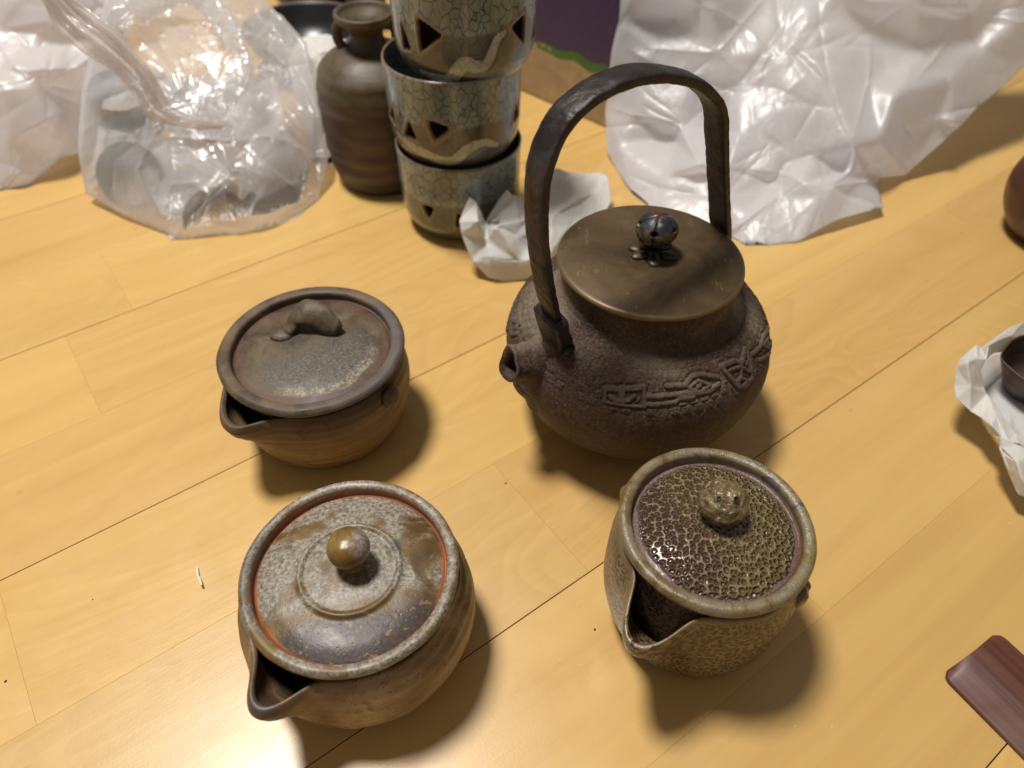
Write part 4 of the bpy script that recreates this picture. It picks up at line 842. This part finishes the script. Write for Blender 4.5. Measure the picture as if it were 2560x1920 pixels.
# twisted carrier handle crossing to the top left
hpx = [((120, -120), (300, -160), .485), ((265, 0), (480, 0), .480), ((330, 130), (560, 60), .478), ((410, 230), (640, 120), .474), ((540, 345), (760, 210), .470), ((700, 440), (860, 330), .466), ((800, 540), (950, 430), .462), ((880, 640), (1030, 560), .460), ((960, 760), (1090, 660), .458), ((1080, 800), (1190, 730), .458), ((1250, 830), (1340, 780), .460), ((1420, 830), (1480, 800), .464)]
La = np.array([at_y(a_[0]/2.572, a_[1]/2.572, Y) for a_, b_, Y in hpx]); Lb = np.array([at_y(b_[0]/2.572, b_[1]/2.572, Y-.006) for a_, b_, Y in hpx])
La, Lb = curve(La, 120), curve(Lb, 120); vv = np.linspace(0, 1, 41); G = La[:, None]*(1-vv)[None, :, None]+Lb[:, None]*vv[None, :, None]
tl = np.linspace(0, 1, 120)[:, None]; G = G+np.array([.1, -.8, .5])*((.0028*np.sin(vv*14+4*tl)+.0016*np.sin(vv*31-7*tl+2)+.0012*vnoise(np.stack([vv[None]*9+0*tl, tl*16+0*vv[None], 0*tl+0*vv[None]], -1), 4))*np.sin(pi*vv)**.5)[..., None]
bk = G.copy(); bk[..., 1] += .006*np.sin(pi*vv)[None]+.0006
mesh('handle_strap', np.concatenate([G, bk[:, ::-1]], 1)-np.array(BAG.location), gridfaces(120, 82, False, True), m_film('handle_film', .60, (.88, .84, .83), .8, .14), BAG)
# second handle loop: gathered crumpled film around the opening
lp = np.array([at_y(x_/2.572, y_/2.572, Y) for x_, y_, Y in ((745, 240, .512), (750, 140, .515), (850, 75, .522), (1000, 10, .54), (1200, -20, .545), (1330, 30, .54), (1430, 150, .525), (1520, 290, .505), (1545, 430, .49), (1480, 570, .475), (1380, 680, .465), (1270, 770, .458))])
lp = curve(lp, 150); lv = np.linspace(0, 1, 150)
wl = .0050+.0035*np.sin(lv*9)**2+.002*np.array([vnoise(np.array([t*30, 0, 0]), 2) for t in lv])
sweep('handle_loop', lp-np.array(BAG.location), FILM_C, BAG, wl, wl*.35, np.tile([0, -1., .3], (150, 1)), m=28, disp=lambda X, D: X+D*(ridge(X, 160, 3, 6)*.0016)[..., None], capped=False)
# contents of the bag
def blobpaper(pts, outline, folds, label, seed, back=.03, nrnd=14):
    o = sheet('wrapping_paper', [z1(*p) for p in pts], outline, folds, PAPER, None, levels=4, soft=(3, .5), amp=.001, freq=90, back=back, seed=seed, ridge_amp=.0005, rfreq=50, ncr=22, cr=.0022, cw=9, clen=80, nrnd=nrnd, jseed=seed, rdepth=.005)
    return tag(o, label, 'paper', 'crumpled papers in the clear bag')
blobpaper([(880, 980, .500), (930, 1180, .470), (1040, 1390, .442), (1180, 1430, .438), (1380, 1200, .462), (1490, 1130, .476), (1350, 980, .505), (1100, 880, .520), (1150, 1150, .462), (1250, 1260, .452)], list(range(8)), [[7, 8, 2], [5, 8]], 'white paper round a celadon cup at the front of the clear bag', 41)
blobpaper([(1540, 1060, .490), (1520, 1480, .446), (1750, 1470, .450), (1930, 1380, .466), (1990, 1080, .510), (1850, 860, .530), (1600, 880, .525), (1740, 1150, .478)], list(range(7)), [[0, 7, 4], [1, 7]], 'white paper lump in the right corner of the clear bag', 42)
blobpaper([(560, 1180, .478), (620, 900, .500), (660, 640, .530), (900, 560, .540), (1000, 880, .505), (880, 1010, .490), (690, 1150, .474)], list(range(7)), [[0, 5, 3]], 'white paper in the left corner of the clear bag', 43)
blobpaper([(1000, 520, .575), (1100, 880, .505), (1500, 910, .500), (1800, 870, .515), (1780, 520, .580), (1450, 500, .555), (1300, 700, .520)], list(range(6)), [[0, 6, 3]], 'white paper lying across the middle of the clear bag', 44)
def c_in(x, y, Y, tilt, label, sc=.8):
    p = at_y(x/2.572, y/2.572, Y); return tag(cup(tuple(p), label, [], [], sc=sc, tilt=tilt, m=120, n=70), group='celadon cups in the clear bag')
c_in(930, 1150, .492, (.9, .2, 0), 'small celadon cup lying in the left of the clear bag', .52)
c_in(1400, 1440, .462, (.9, .2, .3), 'small celadon cup peeking from paper low in the clear bag', .52)
c_in(880, 830, .535, (.2, .1, 0), 'pale celadon cup behind the strap of the clear bag', .6)
# paper strip behind, between bag and bottle
o = sheet('wrapping_paper', [z1(*p) for p in [(1930, 240, .60), (2000, 225, .60), (2100, 215, .60), (2240, 260, .60), (2240, 330, .585), (2230, 700, .55), (2230, 1000, .525), (2070, 1080, .517), (2010, 1080, .520), (1960, 800, .545), (1880, 560, .57), (1850, 380, .59), (2060, 330, .575), (2010, 700, .545), (2050, 560, .550)]], list(range(12)), [[1, 12, 14, 13, 8], [12, 4]], PAPER, None, levels=4, soft=(3, .5), amp=.001, freq=90, back=.02, seed=51, ridge_amp=.0012, rfreq=60, nrnd=14, jseed=8)
tag(o, 'crumpled white paper standing between the clear bag and the bottle vase', 'paper')

# ================================================================== RIGHT EDGE
def zr_(x, y, Y): return (2340+x/3.455, 780+y/3.455, Y)
# outer wrapped paper: two sheets
o1 = [zr_(170, 480, .268), zr_(155, 630, .262), zr_(170, 740, .256), zr_(300, 860, .249), zr_(400, 920, .244), zr_(455, 1045, .237), zr_(520, 1070, .234), zr_(575, 1090, .231), zr_(640, 1120, .228), zr_(715, 1130, .226), zr_(900, 1250, .222), zr_(900, 1150, .232), zr_(690, 1040, .236), zr_(600, 920, .244), zr_(440, 700, .262), zr_(420, 650, .266), zr_(385, 500, .270), zr_(430, 410, .274), zr_(500, 355, .286), zr_(580, 345, .294), zr_(720, 370, .304), zr_(900, 380, .312), zr_(900, 30, .325), zr_(760, 85, .318), zr_(650, 125, .308), zr_(385, 305, .288), zr_(350, 280, .286), zr_(290, 330, .280), zr_(210, 400, .275),
      zr_(480, 980, .236), zr_(270, 430, .266), zr_(360, 400, .272), zr_(455, 285, .281), zr_(590, 340, .295), zr_(650, 200, .300), zr_(740, 310, .305), zr_(300, 640, .258), zr_(520, 900, .243)]
WR = empty('wrapping_paper', (.25, .26, 0)); tag(WR, 'white paper opened round a dark cup at the right edge', 'paper')
sheet('paper_sheet', o1, list(range(29)), [[16, 15, 14, 29], [27, 31, 17], [26, 31], [32, 33], [24, 34, 35], [14, 37, 8]], PAPER, WR, levels=4, soft=(3, .45), amp=.0006, freq=90, seed=61, ridge_amp=.0003, rfreq=50, thick=.0002)
o2 = [zr_(575, 1090, .229), zr_(580, 1180, .225), zr_(600, 1205, .224), zr_(580, 1240, .222), zr_(640, 1400, .213), zr_(710, 1580, .204), zr_(900, 1640, .199), zr_(900, 1180, .226), zr_(720, 1150, .226), zr_(700, 1300, .212), zr_(740, 1440, .206)]
sheet('paper_sheet', o2, list(range(9)), [[1, 9, 10, 5], [2, 9]], PAPER, WR, levels=4, soft=(3, .45), amp=.0008, freq=90, back=.012, seed=62)
o3 = [zr_(290, 430, .296), zr_(300, 640, .284), zr_(430, 880, .268), zr_(620, 1000, .252), zr_(760, 1180, .240), zr_(1000, 1250, .238), zr_(1000, 300, .322), zr_(600, 320, .310), zr_(700, 700, .290)]
sheet('paper_sheet', o3, list(range(8)), [[0, 8, 5]], PAPER, WR, levels=4, soft=(3, .45), amp=.0008, freq=90, seed=63, thick=.0002)
CU = empty('dark_cup', (.2870, .2830, .001)); tag(CU, 'dark grey brown cup with ringed mark lying in the paper at the right edge', 'cup'); CU.rotation_euler = (.08, -.10, 0); CU.scale = (.72, .72, .72)
lathe('bowl', [(0, .001), (.012, .001), (.014, .0), (.016, .002), (.022, .014), (.0262, .030), (.0275, .034), (.0262, .0335), (.0205, .014), (.013, .005), (0, .004)], m_bottle('dark_cup_clay'), CU, m=96, n=60,
      disp=lambda X, T: X*np.stack([1+.12*np.exp(-(np.angle(np.exp(1j*(T-radians(168))))/.30)**2)*sst(X[..., 2], .012, .034)]*2+[1+0*T], -1))
# brown teapot cut by the right edge
TP = empty('brown_teapot', (.3720, .432, 0)); tag(TP, 'round reddish brown teapot cut off by the right edge', 'teapot')
def m_red(): n = N('red_brown_clay'); a = n.noise(60, 5, .6); n.pbr(n.ramp(a, [(.3, rgb(58, 30, 20)), (.7, rgb(84, 46, 32))]), .35, normal=n.bump(n.noise(500, 3), .2, .0006)); return n.m
RC = m_red()
lathe('body', [(0, .001), (.022, .001), (.027, .004), (.036, .018), (.0395, .034), (.036, .050), (.026, .060), (.022, .062)], RC, TP, m=96, n=60)
lt = lathe('lid', [(0, .0680), (.010, .0675), (.019, .0645), (.0225, .0625), (.0215, .0610), (0, .061)], RC, TP, m=64, n=30); blob('knob', (.006, .006, .005), RC, lt, (0, 0, .0715))
sweep('spout', curve([(.034, .005, .030), (.046, .008, .040), (.054, .010, .056)], 20), RC, TP, np.linspace(.009, .005, 20), np.linspace(.009, .005, 20), np.tile([0, 1., .3], (20, 1)), m=20)

# dark red bamboo tea scoop, bottom right
def m_scoop():
    n = N('dark_red_bamboo'); g = n.noise(1, 5, .65, .3, n.map(n.obj, (10, 420, 60))); g2 = n.noise(1, 2, .5, .4, n.map(n.obj, (6, 90, 20)))
    c = n.ramp(g, [(.3, rgb(64, 32, 24)), (.5, rgb(86, 46, 36)), (.72, rgb(102, 60, 48))]); c = n.mix(n.math('MULTIPLY', n.ss(g2, .55, .72), .5), c, rgb(112, 92, 74))
    n.pbr(c, n.lin(n.noise(90, 4), .3, .7, .42, .60), normal=n.bump(g, .25, .0006), coat=.08, coat_rough=.3); return n.m
pA, pB = at_z(2389, 1640, .004), at_z(2480, 1560, .004)
SC = empty('tea_scoop', (.1900, .1270, 0)); tag(SC, 'dark red bamboo scoop with rounded corners in the bottom right corner', 'tea scoop')
ax = np.array([.0170, -.0330]); 
sd = at_z(2560, 1920, .002)[:2]-at_z(2376, 1733, .002)[:2]; sd /= np.linalg.norm(sd); SC.rotation_euler = (0, 0, math.atan2(sd[1], sd[0])); org = at_z(2384, 1668, .004); SC.location = (org[0], org[1], 0)
ul = np.linspace(0, .15, 90); vl = np.linspace(-1, 1, 61); top = []; botm = []
hw = .0182
for x_ in ul:
    w_ = hw*(min(1, .80+.20*math.sqrt(max(0, 1-(1-min(1, x_/.0045))**2)))); row = []
    for v_ in vl:
        z_ = .0080*math.cos(v_*1.25)+.0010-.0080*math.cos(1.25); row.append((x_-.0006*v_*v_, v_*w_+hw*.72, z_+.0008))
    top.append(row); botm.append([(a_, b_, max(c_-.0022, .0003)) for a_, b_, c_ in row])
top = np.array(top); botm = np.array(botm)
mesh('scoop_shell', np.concatenate([top, botm[:, ::-1]], 1), gridfaces(90, 122, False, True), m_scoop(), SC)
cap = np.concatenate([top[0], botm[0][::-1]]); mesh('end_grain', cap, [tuple(range(len(cap)))], plain('dark_end', rgb(58, 34, 26), .5), SC)

# ================================================================== CRUMBS AND LINT
LINT = plain('lint', rgb(226, 214, 202), .8); SPK = plain('dust_speck', rgb(236, 228, 214), .8); DSP = plain('dark_speck', rgb(60, 44, 40), .8)
q = [at_z(494, 1420), at_z(496, 1440), at_z(503, 1455), at_z(508, 1470)]
o = sweep('lint_shred', curve([(p_[0], p_[1], .0006+.0006*i) for i, p_ in enumerate(q)], 16), LINT, None, .0005, .0003, m=8, disp=lambda X, D: X+D*(fbm(X, 900, 2, 2)*.0003)[..., None]); tag(o, 'small white shred of lint on the floor left of the ash glazed teapot', 'lint')
def crumb(x, y, r_, mat, lab, grp=None):
    p = at_z(x, y); o_ = blob('crumb', (r_, r_*.7, r_*.5), mat, None, (p[0], p[1], r_*.4), m=10, n=7, disp=lambda X, D: X*(1+.4*vnoise(X*2500+x, 3))[..., None]); o_.rotation_euler = (0, 0, x); tag(o_, lab, 'crumb', grp)
crumb(1487, 1574, .00055, DSP, 'grey crumb on the floor left of the pebbled olive teapot')
crumb(232, 1499, .00035, DSP, 'tiny black crumb on the bare floor at left')
crumb(14, 1704, .0006, DSP, 'grey crumb at the lower left edge')
crumb(1264, 1208, .0006, plain('brown_speck', rgb(140, 100, 60), .8), 'brown crumb between the brown teapot and the kettle shadow')
spots = [(514, 1087, 'left of the brown teapot spout'), (513, 1187, 'on the dark seam left of the brown teapot'), (477, 1259, 'below the dark seam left of the brown teapot'), (457, 1528, 'below the white lint shred'), (352, 1304, 'above the white lint shred'),
    (1988, 1816, 'under the shadow of the pebbled teapot'), (2056, 1794, 'rightmost of three under the pebbled teapot shadow'), (2080, 1817, 'lowest one left of the tea scoop'), (1233, 1410, 'between the two front teapots'), (2359, 1236, 'nearest the shadow of the opened paper'), (2524, 1307, 'at the right edge below the opened paper'),
    (1400, 1650, 'left of the pebbled teapot shadow'), (1452, 1662, 'nearest the spout of the pebbled teapot'), (2362, 1298, 'between the opened paper and the tea scoop')]
for i, (x, y, wh) in enumerate(spots):
    crumb(x, y, .00022+.00005*(i % 3), SPK, 'tiny pale dust speck on the floor '+wh, 'pale dust specks on the floor')
